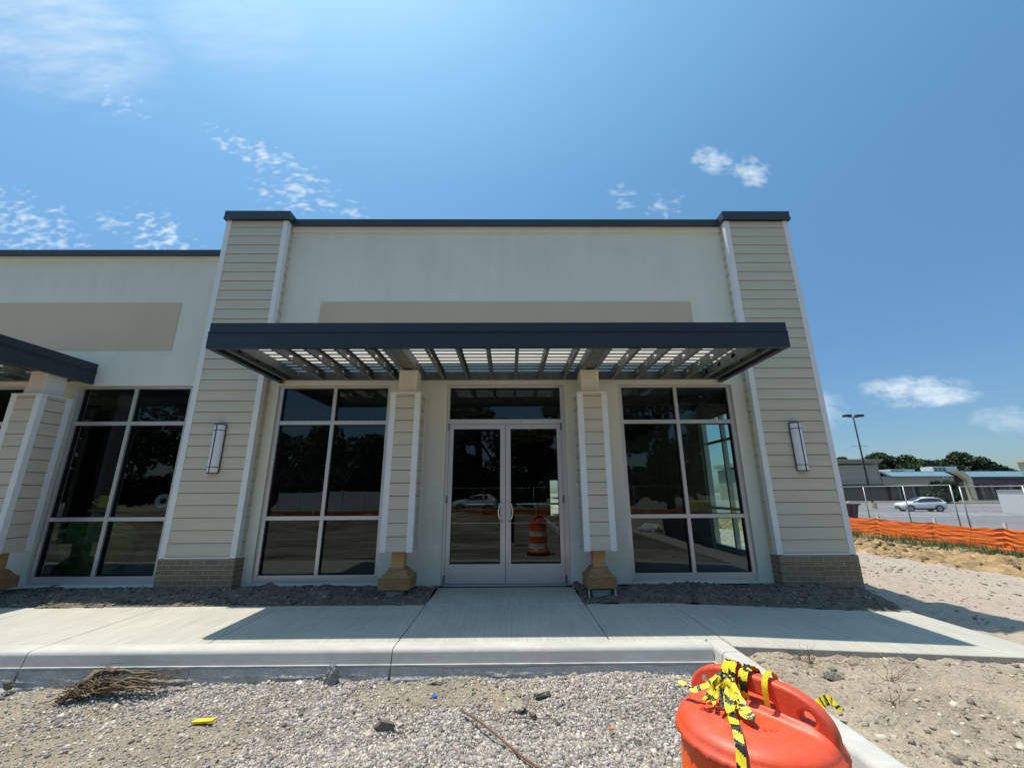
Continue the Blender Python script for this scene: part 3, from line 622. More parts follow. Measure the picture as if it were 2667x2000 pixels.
def column(xc, label, w=.45, yfr=5.98, wb=.40, flip=False):
    yc = yfr+w/2; t = empty('column', (xc, yc, 0), label, 'column', 'columns holding up the canopies')
    m = MB(); m.box(xc-.138, xc+.138, yc-.138, yc+.138, 2.80, 3.186); m.build('post_wrap', 'mall_cream' if False else 'post_paint', t, bevel=.004)
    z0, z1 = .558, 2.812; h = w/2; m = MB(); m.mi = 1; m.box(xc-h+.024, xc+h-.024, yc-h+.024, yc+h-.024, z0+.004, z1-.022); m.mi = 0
    boards_front(m, xc-h+.085, xc+h-.085, yc-h+.012, z0+.002, z1-.02, first=z0+.02)
    for sx in (-1, 1): boards_side(m, xc+sx*(h-.012), sx, yc-h+.085, yc+h-.085, z0+.002, z1-.02, first=z0+.02)
    m.build('siding_box', ['siding', 'wrap'], t)  # same darkened core, painted shade between the boards
    m = MB()
    for sx in (-1, 1):
        for sy in (-1, 1):
            xa, xb = sorted((xc+sx*h, xc+sx*(h-.085))); ya, yb = sorted((yc+sy*h, yc+sy*(h-.018))); m.box(xa, xb, ya, yb, z0, z1-.021)
            xa, xb = sorted((xc+sx*h, xc+sx*(h-.018))); ya, yb = sorted((yc+sy*(h-.0185), yc+sy*(h-.085))); m.box(xa, xb, ya, yb, z0, z1-.021)
    m.box(xc-h-.004, xc+h+.004, yc-h-.004, yc+h+.004, z1-.020, z1); m.build('trim', 'trim', t, bevel=.002)
    m = MB(); m.box(xc-.086, xc+.086, yc-.086, yc+.086, .20, .70); m.build('post', 'primer', t, bevel=.003)
    hb = wb/2; m = MB(); zb, zm, zt = .085, .225, .335; hb2 = hb+.006; ht = .108
    for sx, sy in ((0, -1), (0, 1), (-1, 0), (1, 0)):
        if sx == 0: ya, yb = sorted((yc+sy*hb, yc+sy*(hb-.02))); m.box(xc-hb, xc+hb, ya, yb, zb, zm)
        else: xa, xb = sorted((xc+sx*hb, xc+sx*(hb-.02))); m.box(xa, xb, yc-hb+.0205, yc+hb-.0205, zb, zm)
    m.build('base_box', 'wood', t, bevel=.003)
    m = MB(); q = [(-1, -1), (1, -1), (1, 1), (-1, 1)]; vs = [(xc+a*hb2, yc+b*hb2, zm+.002) for a, b in q]+[(xc+a*(hb2-.045), yc+b*(hb2-.045), zm+.03) for a, b in q]+[(xc+a*ht, yc+b*ht, zt) for a, b in q]
    m.add(vs, [(i, (i+1) % 4, 4+(i+1) % 4, 4+i) for i in range(4)]+[(4+i, 4+(i+1) % 4, 8+(i+1) % 4, 8+i) for i in range(4)]+[(3, 2, 1, 0)]); m.build('base_hood', 'wood', t)
    m = MB(); m.box(xc-.12, xc+.12, yc-.13, yc+.12, -.2, .06); m.build('footing', 'conc_rough', t, bevel=.01)
    if xc > 0:
        for sx in (-1, 1): m = MB(); m.box(xc+sx*(hb-.02)-.008, xc+sx*(hb-.02)+.008, yc-hb+.024, yc-hb+.04, -.1, .084); m.build('prop', 'stake', t)
    return t
mat('post_paint', (.78, .71, .60), .6, var=.03)
column(-1.548, 'column with pale plinth flecked by mortar, standing between the left window and the doors', wb=.43)
column(1.262, 'column with grooved new wooden plinth, standing between the doors and the right window')
column(-7.20, 'column with siding box partly cut off at the left edge of the picture', w=.45)

# ------------------------------------------------------------------ stones: numpy rock clouds
ICO = None
def ico():
    t = (1+5**.5)/2; v = np.array([(-1, t, 0), (1, t, 0), (-1, -t, 0), (1, -t, 0), (0, -1, t), (0, 1, t), (0, -1, -t), (0, 1, -t), (t, 0, -1), (t, 0, 1), (-t, 0, -1), (-t, 0, 1)], float); v /= np.linalg.norm(v[0])
    f = np.array([(0, 11, 5), (0, 5, 1), (0, 1, 7), (0, 7, 10), (0, 10, 11), (1, 5, 9), (5, 11, 4), (11, 10, 2), (10, 7, 6), (7, 1, 8), (3, 9, 4), (3, 4, 2), (3, 2, 6), (3, 6, 8), (3, 8, 9), (4, 9, 5), (2, 4, 11), (6, 2, 10), (8, 6, 7), (9, 8, 1)]); return v, f
IV, IF = ico()
CBV = np.array([(a, b, c) for c in (-1, 1) for b in (-1, 1) for a in (-1, 1)], float)*.72; CBF = np.array([(0, 2, 3, 1), (4, 5, 7, 6), (0, 1, 5, 4), (1, 3, 7, 5), (3, 2, 6, 7), (2, 0, 4, 6)])
TPC = [CBV*rng.uniform(.45, 1.25, (8, 3)) for _ in range(24)]
TPL = [IV*(1+rng.uniform(-.28, .22, (12, 1))) for _ in range(14)]
def scatter(name, pos, size, pal, label, flat=.65, cube=True):
    n = len(pos); TP, FF, K = (TPC, CBF, 8) if cube else (TPL, IF, 12); ti = rng.integers(0, len(TP), n); base = np.array(TP)[ti]
    ax = rng.uniform(.65, 1.35, (n, 3)); ax[:, 2] *= flat; base = base*ax[:, None, :]
    a = rng.uniform(0, 2*np.pi, n); b = rng.normal(0, .6, n); ca, sa, cb, sb = np.cos(a), np.sin(a), np.cos(b), np.sin(b)
    x = base[..., 0]; y = base[..., 1]*cb[:, None]-base[..., 2]*sb[:, None]; z = base[..., 1]*sb[:, None]+base[..., 2]*cb[:, None]
    X = x*ca[:, None]-y*sa[:, None]; Y = x*sa[:, None]+y*ca[:, None]; V = np.stack([X, Y, z], -1)*size[:, None, None]+pos[:, None, :]
    F = (FF[None]+K*np.arange(n)[:, None, None]).reshape(-1, FF.shape[1]); pal = np.array(pal); c = pal[rng.integers(0, len(pal), n)]*rng.uniform(.55, 1.38, (n, 1))
    tone = np.repeat(c, K, 0); o = array_mesh(name, V.reshape(-1, 3), F, 'stones', tone=np.clip(tone, 0, 1)); return tag(o, label, None, None, 'stuff')
GP = [(.44, .41, .38), (.35, .335, .34), (.50, .46, .40), (.28, .27, .265), (.44, .385, .32), (.39, .36, .37), (.58, .55, .50), (.20, .19, .185), (.48, .42, .34)]
def pts(n, x0, x1, y0, y1, zf, dens=None, sink=0.0):
    x = rng.uniform(x0, x1, n); y = rng.uniform(y0, y1, n)
    if dens is not None: k = rng.random(n) < dens(x, y); x, y = x[k], y[k]
    return np.stack([x, y, zf(x, y)+sink], 1)
def dens_front(x, y):
    d = .34+1.7*fbm(x, y, 1.5, 4)+.8*np.clip((x+.7)/1.2, 0, 1)+.5*np.exp(-((y-4.15)/.14)**2)
    d -= .40*np.exp(-((x+2.6)/1.5)**2-((y-3.3)/.25)**2); return np.clip(d, .09, 1)
p = pts(165000, -5.2, 1.86, 2.6, 4.18, z_front, dens_front); sz = rng.gamma(3.2, .0021, len(p))+.0026
scatter('gravel', p, sz, GP, 'loose grey crushed gravel lying in front of the kerb')
p = pts(700, -5.2, 1.8, 2.6, 4.15, z_front, dens_front); scatter('gravel', p, rng.uniform(.013, .022, len(p)), GP, 'coarser gravel stones among the fine gravel in front of the kerb')
def keep_bed(p): return p[(p[:, 0] < -1.09) | (p[:, 0] > .99) | (p[:, 1] < 5.72)]
BP = [(.24, .20, .16), (.17, .145, .12), (.34, .30, .25), (.22, .175, .13), (.13, .11, .10)]
p = pts(9000, -9.5, 5.1, 5.75, 6.68, z_bed); p = p[(p[:, 0] < -1.09) | (p[:, 0] > .99)]
scatter('rubble', p, rng.gamma(2.2, .0042, len(p))+.003, BP, 'dark clods and stones in the planting bed along the wall')
DP = [(.46, .40, .32), (.34, .29, .24), (.55, .48, .38), (.24, .20, .17), (.40, .36, .31)]
p = pts(6000, 2.1, 5.5, 1.6, 4.19, z_east, lambda x, y: np.clip(.30+1.2*fbm(x, y, 1.6, 3)+.3*np.exp(-((y-4.1)/.1)**2), .03, 1), -.002)
scatter('rubble', p, rng.gamma(2.2, .0048, len(p))+.003, DP, 'small stones and clods on the pale dirt right of the kerb')
p = pts(5000, 5.3, 11.2, 3, 20, z_east, lambda x, y: .6+0*x, 0); p = p[(p[:, 0] > 5.55)]
scatter('rubble', p, rng.gamma(2.5, .006, len(p))+.004, [(.40, .35, .32), (.26, .23, .22), (.48, .43, .40)], 'loose stones on the gravel lane beside the building')
p = pts(8000, 11.2, 15.6, 4, 30, z_east, lambda x, y: np.clip(.25+2*fbm(x, y, .7, 3), 0, 1), .0)
scatter('clods', p, np.minimum(rng.gamma(1.5, .026, len(p)), .10)+.008, [(.34, .24, .13), (.16, .115, .075), (.24, .165, .10), (.42, .29, .15)], 'clods of yellow sandy earth along the bank')

def rock(name, x, y, z, sx, sy, sz, m, label, seed, sub=3, rz=0, amp=.22, cat='stone'):
    r2 = np.random.default_rng(seed); bmv = {}
    v = [Vector(a) for a in IV]; f = [tuple(a) for a in IF]
    for _ in range(sub):
        nf = []; mid = {}
        def mp_(a, b):
            k = (min(a, b), max(a, b))
            if k not in mid: mid[k] = len(v); v.append(((v[a]+v[b])/2).normalized())
            return mid[k]
        for a, b, c in f: ab, bc, ca = mp_(a, b), mp_(b, c), mp_(c, a); nf += [(a, ab, ca), (b, bc, ab), (c, ca, bc), (ab, bc, ca)]
        f = nf
    A = np.array(v); pl = r2.normal(size=(9, 3)); pl /= np.linalg.norm(pl, axis=1)[:, None]; off = r2.uniform(.55, .85, 9)
    for n_, o_ in zip(pl, off): d = A@n_; k = d > o_; A[k] -= np.outer((d[k]-o_), n_)*.9
    A *= 1+amp*fbm(A[:, 0]+seed, A[:, 1]+A[:, 2], 3, 4)[:, None]
    A *= np.array([sx, sy, sz]); ca, sa = math.cos(rz), math.sin(rz); A = np.stack([A[:, 0]*ca-A[:, 1]*sa, A[:, 0]*sa+A[:, 1]*ca, A[:, 2]], 1)+np.array([x, y, z])
    mb = MB(); mb.add([tuple(a) for a in A], f); o = mb.build(name, m, smooth=False); return tag(o, label, cat)
rock('stone', .270, 3.84, -.235, .085, .05, .038, 'rock', 'flat tan stone tilted on the gravel near the kerb', 3, rz=.5)
rock('stone', .075, 3.67, -.250, .060, .05, .035, 'rock', 'small angular tan stone in front of the larger flat tan stone', 5, rz=-.5)
rock('stone', .175, 3.60, -.262, .032, .03, .022, 'rock', 'smallest greenish stone beside the angular tan stone', 11, rz=.2)
rock('brick_fragment', -.895, 3.45, -.262, .080, .035, .045, 'rock_dark', 'broken dark brown block standing on the gravel', 8, rz=.08, amp=.1, cat='block')
rock('concrete_lump', -1.55, 4.115, -.215, .075, .055, .10, 'lumpmat', 'rough grey lump of spilled concrete against the kerb', 21, sub=4, amp=.55, cat='concrete lump')
rock('stone', -1.84, 4.13, -.265, .03, .03, .025, 'paint_white', 'small whitish stone against the kerb left of the concrete lump', 9)
rock('stone', -.62, 4.08, -.25, .085, .05, .05, 'rock', 'mossy tan stone half buried at the foot of the kerb', 31, amp=.4)
rock('stone', -4.32, 4.10, -.24, .05, .04, .04, 'rock_dark', 'dark stone at the kerb foot near the left edge', 12)
rock('stone', 2.86, 3.30, -.13, .075, .03, .02, 'rock_dark', 'dark flat stone on the pale dirt right of the barrel', 41, rz=-.1)
rock('stone', 2.38, 3.85, -.10, .05, .035, .026, 'rock', 'tan stone on the dirt close behind the kerb corner', 42)
rock('stone', 2.60, 3.75, -.10, .06, .045, .035, 'rock_dark', 'grey brown clod on the dirt beside the tan stone', 43)

m = MB(); m.add([(-2.335, 3.545, 0), (-2.20, 3.56, 0), (-2.185, 3.60, 0.004), (-2.32, 3.585, 0.004), (-2.335, 3.545, .012), (-2.20, 3.56, .012), (-2.185, 3.60, .016), (-2.32, 3.585, .016)], [(0, 3, 2, 1), (4, 5, 6, 7), (0, 1, 5, 4), (1, 2, 6, 5), (2, 3, 7, 6), (3, 0, 4, 7)])
o = m.build('plastic_strip', 'yellow'); o.location.z = -.285; tag(o, 'bright yellow plastic strip lying on the gravel', 'plastic strip')
m = MB(); m.lathe([(.017, 0), (.018, .004), (.018, .016), (.014, .02), (.001, .02)], (0, 0, 0), 20); o = m.build('bottle_cap', 'blue_cap'); o.location = (-.61, 3.88, -.272); o.rotation_euler = (.3, .2, 0); tag(o, 'small blue bottle cap on the gravel', 'bottle cap')
rock('brick_chip', .72, 3.40, -.272, .022, .016, .012, 'orange_bit', 'small orange brick chip among the gravel', 51, cat='brick chip')
m = MB(); rb = []
for k in range(60):
    t_ = k/59; rb.append((-.37+.72*t_, 3.64-.86*t_, -.255+.012*math.sin(t_*7)-.01*t_))
m.tube(rb, [.0085 if i % 2 else .0072 for i in range(60)], 8); tag(m.build('rebar_rod', 'rust', smooth=True), 'long rusty steel rod lying on the gravel', 'steel rod')
m = MB(); m.tube([(-.36, 3.50, -.27), (0, 3.53, -.262), (.3, 3.535, -.268)], .0022, 6); tag(m.build('wire', 'rust'), 'thin dark wire lying on the gravel beside the rusty rod', 'wire')
# uprooted roots pile
t = empty('root_bundle', (-3.3, 4.05, -.27), 'dry brown bundle of roots and twigs heaped against the kerb', 'roots')
def wig(p0, p1, n=9, amp=.02, sag=0):
    out_ = []
    for k in range(n):
        q = k/(n-1); out_.append(tuple(p0[i]+(p1[i]-p0[i])*q+random.gauss(0, amp)*(1 if 0 < k < n-1 else .2)+(sag*math.sin(math.pi*q) if i == 2 else 0) for i in range(3)))
    return out_
m = MB()
for k in range(16):
    y = 4.0+random.uniform(-.09, .1); m.tube(wig((-3.54+random.uniform(-.06, .22), y, -.25+random.uniform(-.02, .05)), (-2.98+random.uniform(-.35, .12), y+random.uniform(-.05, .08), -.22+random.uniform(-.05, .06)), 10, .011, .02), [.009*random.uniform(.4, 1.3)*(1-.6*i/9) for i in range(10)], 6)
m.build('stem', 'root', t, smooth=True)
m = MB()
crown = [(-3.68, 3.92, -.285), (-3.64, 3.96, -.25), (-3.59, 4.0, -.205), (-3.55, 4.05, -.15), (-3.47, 4.07, -.125), (-3.38, 4.07, -.14)]
for k in range(16):
    m.tube([(x+random.gauss(0, .014), y+random.gauss(0, .014), z+random.gauss(0, .012)) for x, y, z in crown], [random.uniform(.006, .017)*q for q in (.5, .9, 1.1, 1.2, 1.0, .5)], 6)
for p0, p1, r in (((-3.42, 4.05, -.13), (-2.95, 4.10, -.185), .014), ((-3.45, 4.02, -.215), (-3.05, 4.05, -.165), .016), ((-3.3, 4.0, -.18), (-2.86, 4.05, -.21), .012), ((-3.5, 3.98, -.24), (-3.0, 4.0, -.245), .018), ((-3.35, 4.08, -.15), (-2.8, 4.12, -.15), .008)): m.tube(wig(p0, p1, 9, .009, .01), [r*(1-.06*i) for i in range(9)], 8)
m.build('root_crown', 'root', t, smooth=True)
m = MB()
for k in range(150):
    a = random.uniform(0, 1); p0 = (-3.68+a*.30+random.gauss(0, .02), 3.92+a*.10+random.gauss(0, .03), -.29+a*.10+random.uniform(0, .05)); m.tube(wig(p0, (p0[0]+random.uniform(-.12, .16), p0[1]+random.gauss(0, .05), p0[2]+random.uniform(-.04, .05)), 5, .008), [.005, .004, .003, .002, .001], 4)
m.build('root_hairs', 'root', t)
m = MB()
m.tube([(-3.53, 4.02, -.22), (-3.52, 4.10, -.105), (-3.50, 4.12, -.09), (-3.40, 4.13, -.092)], .003, 5); m.tube([(-3.05, 4.05, -.17), (-2.83, 4.13, -.155), (-2.80, 4.12, -.16), (-2.81, 4.08, -.26)], .003, 5); m.tube([(-3.1, 4.05, -.18), (-2.93, 4.10, -.15), (-2.85, 4.12, -.125)], .003, 5)
m.build('twig', 'rust', t)
# dry weeds and twigs on the right
for k, (x, y, lb) in enumerate([(2.62, 4.05, 'dry twiggy weed leaning over the walk edge'), (3.05, 3.75, 'dry spindly weed on the pale dirt right of the barrel'), (2.72, 3.35, 'small dead weed near the dark flat stone'), (3.9, 3.35, 'short dark dead weed stub far right on the pale dirt')]):
    m = MB(); z = float(z_east(np.array([x]), np.array([y]))[0])
    for q in range(9 if k else 14): m.tube(wig((x+random.gauss(0, .015), y+random.gauss(0, .015), z), (x+random.gauss(0, .11), y+random.gauss(0, .08), z+random.uniform(.04, .16)), 6, .006), [.0022, .002, .0018, .0015, .0012, .0008], 4)
    tag(m.build('dead_weed', 'root'), lb, 'weed', 'dead weeds on the dirt')
m = MB()
for k in range(110):
    x = random.uniform(2.15, 5.3); y = random.uniform(2.0, 4.15); z = float(z_east(np.array([x]), np.array([y]))[0])+.004; a = random.uniform(-.9, .5); l_ = random.uniform(.03, .16)
    m.tube(wig((x, y, z), (x+l_*math.cos(a), y+l_*math.sin(a), z+random.uniform(0, .012)), 5, .003), .0016, 4)
tag(m.build('twig_litter', 'root'), 'scattered dry twigs and stems on the pale dirt', None, None, 'stuff')

# ------------------------------------------------------------------ traffic drum and caution tape
DC = (.812, 1.588); DA = R(-53); ZL = .615; RL = .238
t = empty('traffic_drum', (DC[0], DC[1], -.295), 'orange traffic drum with moulded lid handle standing on the gravel', 'traffic barrel')
m = MB(); m.lathe([(.30, 0), (.315, .01), (.315, .06), (.29, .085), (.262, .09), (.262, .0)], (DC[0], DC[1], -.295), 56); m.build('rubber_base', 'rubber', t, smooth=False)
prof = []; z = -.27; rr = [.285, .278, .268, .262, .252, .246, .236, .232]
bands = [(-.27, -.115, 0, .283, .276), (-.115, .04, 1, .270, .264), (.04, .195, 0, .262, .256), (.195, .35, 1, .251, .246), (.35, .585, 0, .244, .229)]
for i, (za, zb, mi, ra, rb_) in enumerate(bands):
    m = MB(); m.lathe([(ra+.004, za), (ra+.004, za+.012), (ra, za+.018), (rb_, zb-.002)], (DC[0], DC[1], 0), 64, cap=(i == 0)); m.build('drum_band', 'drum_orange' if mi == 0 else 'drum_white', t, smooth=True)
def lid_h(px, py):
    c, s = math.cos(DA), math.sin(DA); u = px*c+py*s; w = -px*s+py*c-.035
    r = math.hypot(px, py); e = max(0, 1-(r/RL)**9)**.5
    fil = .020*math.exp(-(max(0, abs(w)-.024)/.010)**1.3)*max(0, 1-abs(u/(RL*1.0))**6)
    groove = -.0025*math.exp(-((r-RL*.62)/.004)**2)*(1 if w < -.06 else 0)
    return .040*e-.012*(r/RL)**2+fil+groove
m = MB(); nr, ns = 60, 150; vs = [(DC[0], DC[1], ZL-.02+lid_h(0, 0))]; fs = []
for i in range(1, nr+1):
    r = RL*(i/nr)
    for k in range(ns):
        a = 2*math.pi*k/ns; px, py = r*math.cos(a), r*math.sin(a); vs.append((DC[0]+px, DC[1]+py, ZL-.02+lid_h(px, py)))
for k in range(ns): fs.append((0, 1+k, 1+(k+1) % ns))
for i in range(nr-1):
    for k in range(ns): a = 1+i*ns; fs.append((a+k, a+ns+k, a+ns+(k+1) % ns, a+(k+1) % ns))
b0 = 1+(nr-1)*ns
for (r, dz) in ((RL+.004, -.045), (RL+.009, -.060), (RL+.003, -.066), (RL-.012, -.064)):
    k0 = len(vs)
    for k in range(ns): a = 2*math.pi*k/ns; rj = r+(.0022*math.sin(k*3.7)+.0015*math.sin(k*1.3+2) if dz < -.05 else 0); vs.append((DC[0]+rj*math.cos(a), DC[1]+rj*math.sin(a), ZL+dz+.012+(.003*math.sin(k*.7)+.002*math.sin(k*2.9) if dz < -.05 else 0)))
    for k in range(ns): fs.append((b0+k, k0+k, k0+(k+1) % ns, b0+(k+1) % ns))
    b0 = k0
m.add(vs, fs); lid = m.build('lid', 'drum_lid', t, smooth=True)
def ridge_pt(u, w, z): c, s = math.cos(DA), math.sin(DA); return (DC[0]+u*c-w*s, DC[1]+u*s+w*c, z)
cu = bpy.data.curves.new('handle', 'CURVE'); cu.dimensions = '2D'; cu.fill_mode = 'BOTH'; cu.extrude = .012; cu.bevel_depth = .011; cu.bevel_resolution = 4
def spline(P):
    sp_ = cu.splines.new('POLY'); sp_.points.add(len(P)-1); sp_.use_cyclic_u = True
    for q, (x, y) in zip(sp_.points, P): q.co = (x, y, 0, 1)
ru = RL*.965-.011
P = [(ru*math.sin(R(a)), .005+.104*max(0, 1-abs(math.sin(R(a)))**3.2)**.5) for a in range(-90, 91, 3)]
spline([(-ru, -.03)]+P+[(ru, -.03)])
def hole(u0, hw, z0, hh, ex):
    g = lambda c: abs(c)**ex*math.copysign(1, c)
    spline([(u0+hw*g(math.cos(R(a))), z0+hh*g(math.sin(R(a)))) for a in range(0, 360, 12)])
hole(-.01, .088, .046, .030, .75); hole(.158, .031, .046, .031, 1); 
o = bpy.data.objects.new('handle', cu); S.collection.objects.link(o); dg = bpy.context.evaluated_depsgraph_get(); me2 = bpy.data.meshes.new_from_object(o.evaluated_get(dg)); bpy.data.objects.remove(o)
hd = bpy.data.objects.new('handle', me2); S.collection.objects.link(hd); me2.materials.clear(); me2.materials.append(MT['drum_lid'])
me2.polygons.foreach_set('use_smooth', [True]*len(me2.polygons)); md = hd.modifiers.new('edge', 'EDGE_SPLIT'); md.split_angle = R(50)
hd.parent = t; hd.matrix_parent_inverse = Matrix.Translation(-Vector(t.location)); p0 = ridge_pt(0, .035, ZL)
hd.matrix_basis = Matrix.Translation(p0)@Matrix.Rotation(DA, 4, 'Z')@Matrix.Rotation(R(90), 4, 'X')
# embossed curved lines and worn lettering on the lid
text('emboss', 'Barrier', .034, None, None, 'drum_lid', t, ext=.0007, mw=Matrix.Translation(ridge_pt(-.075, -.105, ZL+.0178))@Matrix.Rotation(DA+R(8), 4, 'Z'))
text('emboss', 'Danger', .034, None, None, 'drum_lid', t, ext=.0007, mw=Matrix.Translation(ridge_pt(.055, -.085, ZL+.0178))@Matrix.Rotation(DA+R(25), 4, 'Z'))
m = MB(); m.lathe([(.001, .003), (.007, .002), (.012, 0)], (0, 0, 0), 16, cap=False); o = m.build('bolt', 'chrome', t); bp_ = ridge_pt(-.165, .0115, ZL+.062)
o.matrix_world = Matrix.Translation(bp_)@Matrix.Rotation(DA, 4, 'Z')@Matrix.Rotation(R(90), 4, 'X')

_BR = np.random.default_rng(4)
_SEQ = []
_d = 0
while _d < 3:
    _a = _BR.uniform(.15, .75); _b = _BR.uniform(.12, .55); _SEQ.append((_d, _d+_b)); _d += _a+_b
def band(d, pitch):
    if pitch > .05: return 1 if (d/pitch) % 1 < .48 else 0
    q = (d/.045) % 3
    return 1 if any(a <= q < b for a, b in _SEQ) else 0
def tape(mb, pts_, w, nrm, pitch=.042, wob=.0, fold=0.0):
    """striped ribbon: pts_ centre line, nrm surface normal hint; black chevrons by alternating slanted cells"""
    P = [Vector(p) for p in pts_]; Q = [P[0]]; 
    for a, b in zip(P[:-1], P[1:]):
        n = max(1, int((b-a).length/.004)); Q += [a+(b-a)*(k/n) for k in range(1, n+1)]
    d = 0; prev = None; n_ = Vector(nrm).normalized(); rows = []
    for i, p in enumerate(Q):
        tn = (Q[min(i+1, len(Q)-1)]-Q[max(i-1, 0)]).normalized(); side = tn.cross(n_).normalized(); nn = side.cross(tn)
        if i: d += (p-Q[i-1]).length
        tw = fold*math.sin(d*37)+wob*math.sin(d*90)
        side2 = (side*math.cos(tw)+nn*math.sin(tw))
        rows.append((p, side2, d))
    W_ = [-.5, -.3, -.1, .1, .3, .5]
    for i in range(len(rows)-1):
        for j in range(5):
            vs = []
            for (p, s2, dd), ww in ((rows[i], W_[j]), (rows[i], W_[j+1]), (rows[i+1], W_[j+1]), (rows[i+1], W_[j])): vs.append(p+s2*ww*w+n_*.0015*math.sin(dd*120+ww*5))
            mb.mi = band(rows[i][2]+(W_[j]+.1)*w*(.8 if pitch > .05 else .15), pitch); mb.add(vs, [(0, 1, 2, 3)])
tp = empty('caution_tape', ridge_pt(-.06, 0, ZL+.1), 'yellow and black striped caution tape knotted round the drum handle', 'caution tape')
rz_ = lambda u: ZL+.02+.115*max(0, 1-abs(u/(RL*.985))**3.2)**.5+.003
# loops over the ridge
def loop(u, w_, lean=0, ph=0):
    pts_ = []
    for a in range(-10, 200, 12):
        wv = .035-.043*math.cos(R(a)); zz = rz_(u)-.045+.05*math.sin(R(a)) if 0 <= a <= 180 else rz_(u)-.05
        pts_.append(ridge_pt(u+lean*(a/180), wv, zz))
    tape(m, pts_, w_, (math.cos(DA)*0+.0, 0, 1) if False else Vector(ridge_pt(0, -1, 0))-Vector(ridge_pt(0, 0, 0)), .03+ph)
def wrap(u, w_, lean=.0, pitch=.02):
    # an arch of tape going over the ridge: built as a strip along u, following the cross-section
    n = 22; prev = None; c, s = math.cos(DA), math.sin(DA)
    for i in range(n):
        for j in range(6):
            vs = []
            for (ii, jj) in ((i, j), (i, j+1), (i+1, j+1), (i+1, j)):
                a = -.15+1.3*ii/n; ang = math.pi*a; wv = .035-.042*math.cos(ang); zz = rz_(u)-.038+.040*math.sin(ang) if 0 <= a <= 1 else rz_(u)-.045
                if a < 0: zz = rz_(u)-.038-.05*(-a)/.15
                if a > 1: zz = rz_(u)-.038-.04*(a-1)/.15
                ue = u+lean*a+w_*(jj/6-.5); vs.append(ridge_pt(ue, wv, zz+.0025*math.sin(ii*1.3+jj*2)))
            m.mi = (band(i/n*.13+u*3+(j/6)*w_*.2, .01) if pitch < .1 else 0); m.add(vs, [(0, 1, 2, 3)])
for a_ in ((-.080, .026, .01), (-.050, .022, -.015, .026), (-.018, .030, .014, .03), (.052, .018, .004, .2)): m = MB(); wrap(*a_); m.build('loop', ['yellow', 'tape_black'], tp, solid=.0006)
m = MB(); f0 = ZL+.036
tape(m, [ridge_pt(-.085, -.014, ZL+.105), ridge_pt(-.115, -.055, ZL+.073), ridge_pt(-.155, -.085, ZL+.05), ridge_pt(-.215, -.075, ZL+.058)], .020, (0, -.5, 1), .011)
tape(m, [ridge_pt(-.062, -.016, ZL+.09), ridge_pt(-.055, -.05, ZL+.06), ridge_pt(-.038, -.085, f0+.006), ridge_pt(-.01, -.122, f0+.004)], .024, (-.3, -.2, 1), .015, fold=.2)
tape(m, [ridge_pt(-.058, -.016, ZL+.10), ridge_pt(-.02, -.05, ZL+.07), ridge_pt(.02, -.082, ZL+.05), ridge_pt(.045, -.10, f0+.003), ridge_pt(.015, -.09, f0+.004), ridge_pt(-.03, -.04, ZL+.075)], .026, (-.2, -.3, 1), .018, fold=.25)
tape(m, [ridge_pt(-.07, -.015, ZL+.095), ridge_pt(-.09, -.045, ZL+.068), ridge_pt(-.10, -.062, f0+.008)], .016, (0, -.3, 1), .012)
tape(m, [ridge_pt(-.08, -.02, ZL+.09), ridge_pt(-.065, -.07, ZL+.062), ridge_pt(-.05, -.10, f0+.004), ridge_pt(-.045, -.125, f0+.002)], .010, (-.4, -.2, 1), .5, fold=.8)
_kr = random.Random(5)
for k in range(9):
    u0 = -.075+_kr.uniform(-.015, .03); u1 = u0+_kr.uniform(-.05, .075); l_ = _kr.uniform(.04, .10); zt = ZL+_kr.uniform(.075, .11)
    tape(m, [ridge_pt(u0, -.012, zt), ridge_pt((u0+u1)/2, -.03-l_*.3, zt-.025), ridge_pt(u1, -.02-l_*.7, max(f0+.006, zt-.055)), ridge_pt(u1+_kr.uniform(-.02, .02), -.02-l_, f0+.004)], _kr.uniform(.008, .016), (_kr.uniform(-.4, .4), -.5, 1), .012, fold=.9)
m.build('knot', ['yellow', 'tape_black'], tp, solid=.0006)
m = MB(); tail = [ridge_pt(-.06, -.015, ZL+.10), ridge_pt(-.045, -.06, ZL+.06), ridge_pt(-.028, -.095, f0+.006), ridge_pt(0.00, -.135, f0+.001), ridge_pt(.035, -.185, f0-.004), ridge_pt(.058, -.222, f0-.022), ridge_pt(.066, -.243, ZL-.03), ridge_pt(.072, -.252, ZL-.12), ridge_pt(.074, -.256, ZL-.35)]
tape(m, tail, .027, (-.5, -.45, 1), .062, wob=.05); m.build('tail', ['yellow', 'tape_black'], tp, solid=.0006)
# small words on the tail
a = Vector(tail[4]); b = Vector(tail[5]); c0 = (a*.8+b*.2); tx = (b-a).normalized(); nn = Vector((-.5, -.45, 1)).normalized(); nn = (nn-tx*nn.dot(tx)).normalized(); sy = nn.cross(tx)
for k, wd in enumerate(('UNDER', 'HAZARD')):
    cc = c0-tx*(.012-.014*k)+nn*.004; mw = Matrix((sy*-1, tx*-1, nn)).transposed().to_4x4() if False else Matrix(((-sy), (-tx), (sy.cross(tx)))).transposed().to_4x4(); mw.translation = cc
    text('lettering', wd, .0085, None, None, 'tape_black', tp, mw=mw)
# stray loop of tape lying beside the drum on the dirt
m = MB(); tape(m, [(1.97, 3.06, -.022), (2.02, 3.09, -.005), (2.07, 3.11, .008), (2.12, 3.13, .010), (2.15, 3.13, -.012), (2.17, 3.11, -.05)], .055, (.25, -.75, .6), .02, fold=.15)
tag(m.build('caution_tape', ['yellow', 'tape_black'], solid=.0006), 'short loose end of yellow tape curling over the kerb behind the drum', 'caution tape')

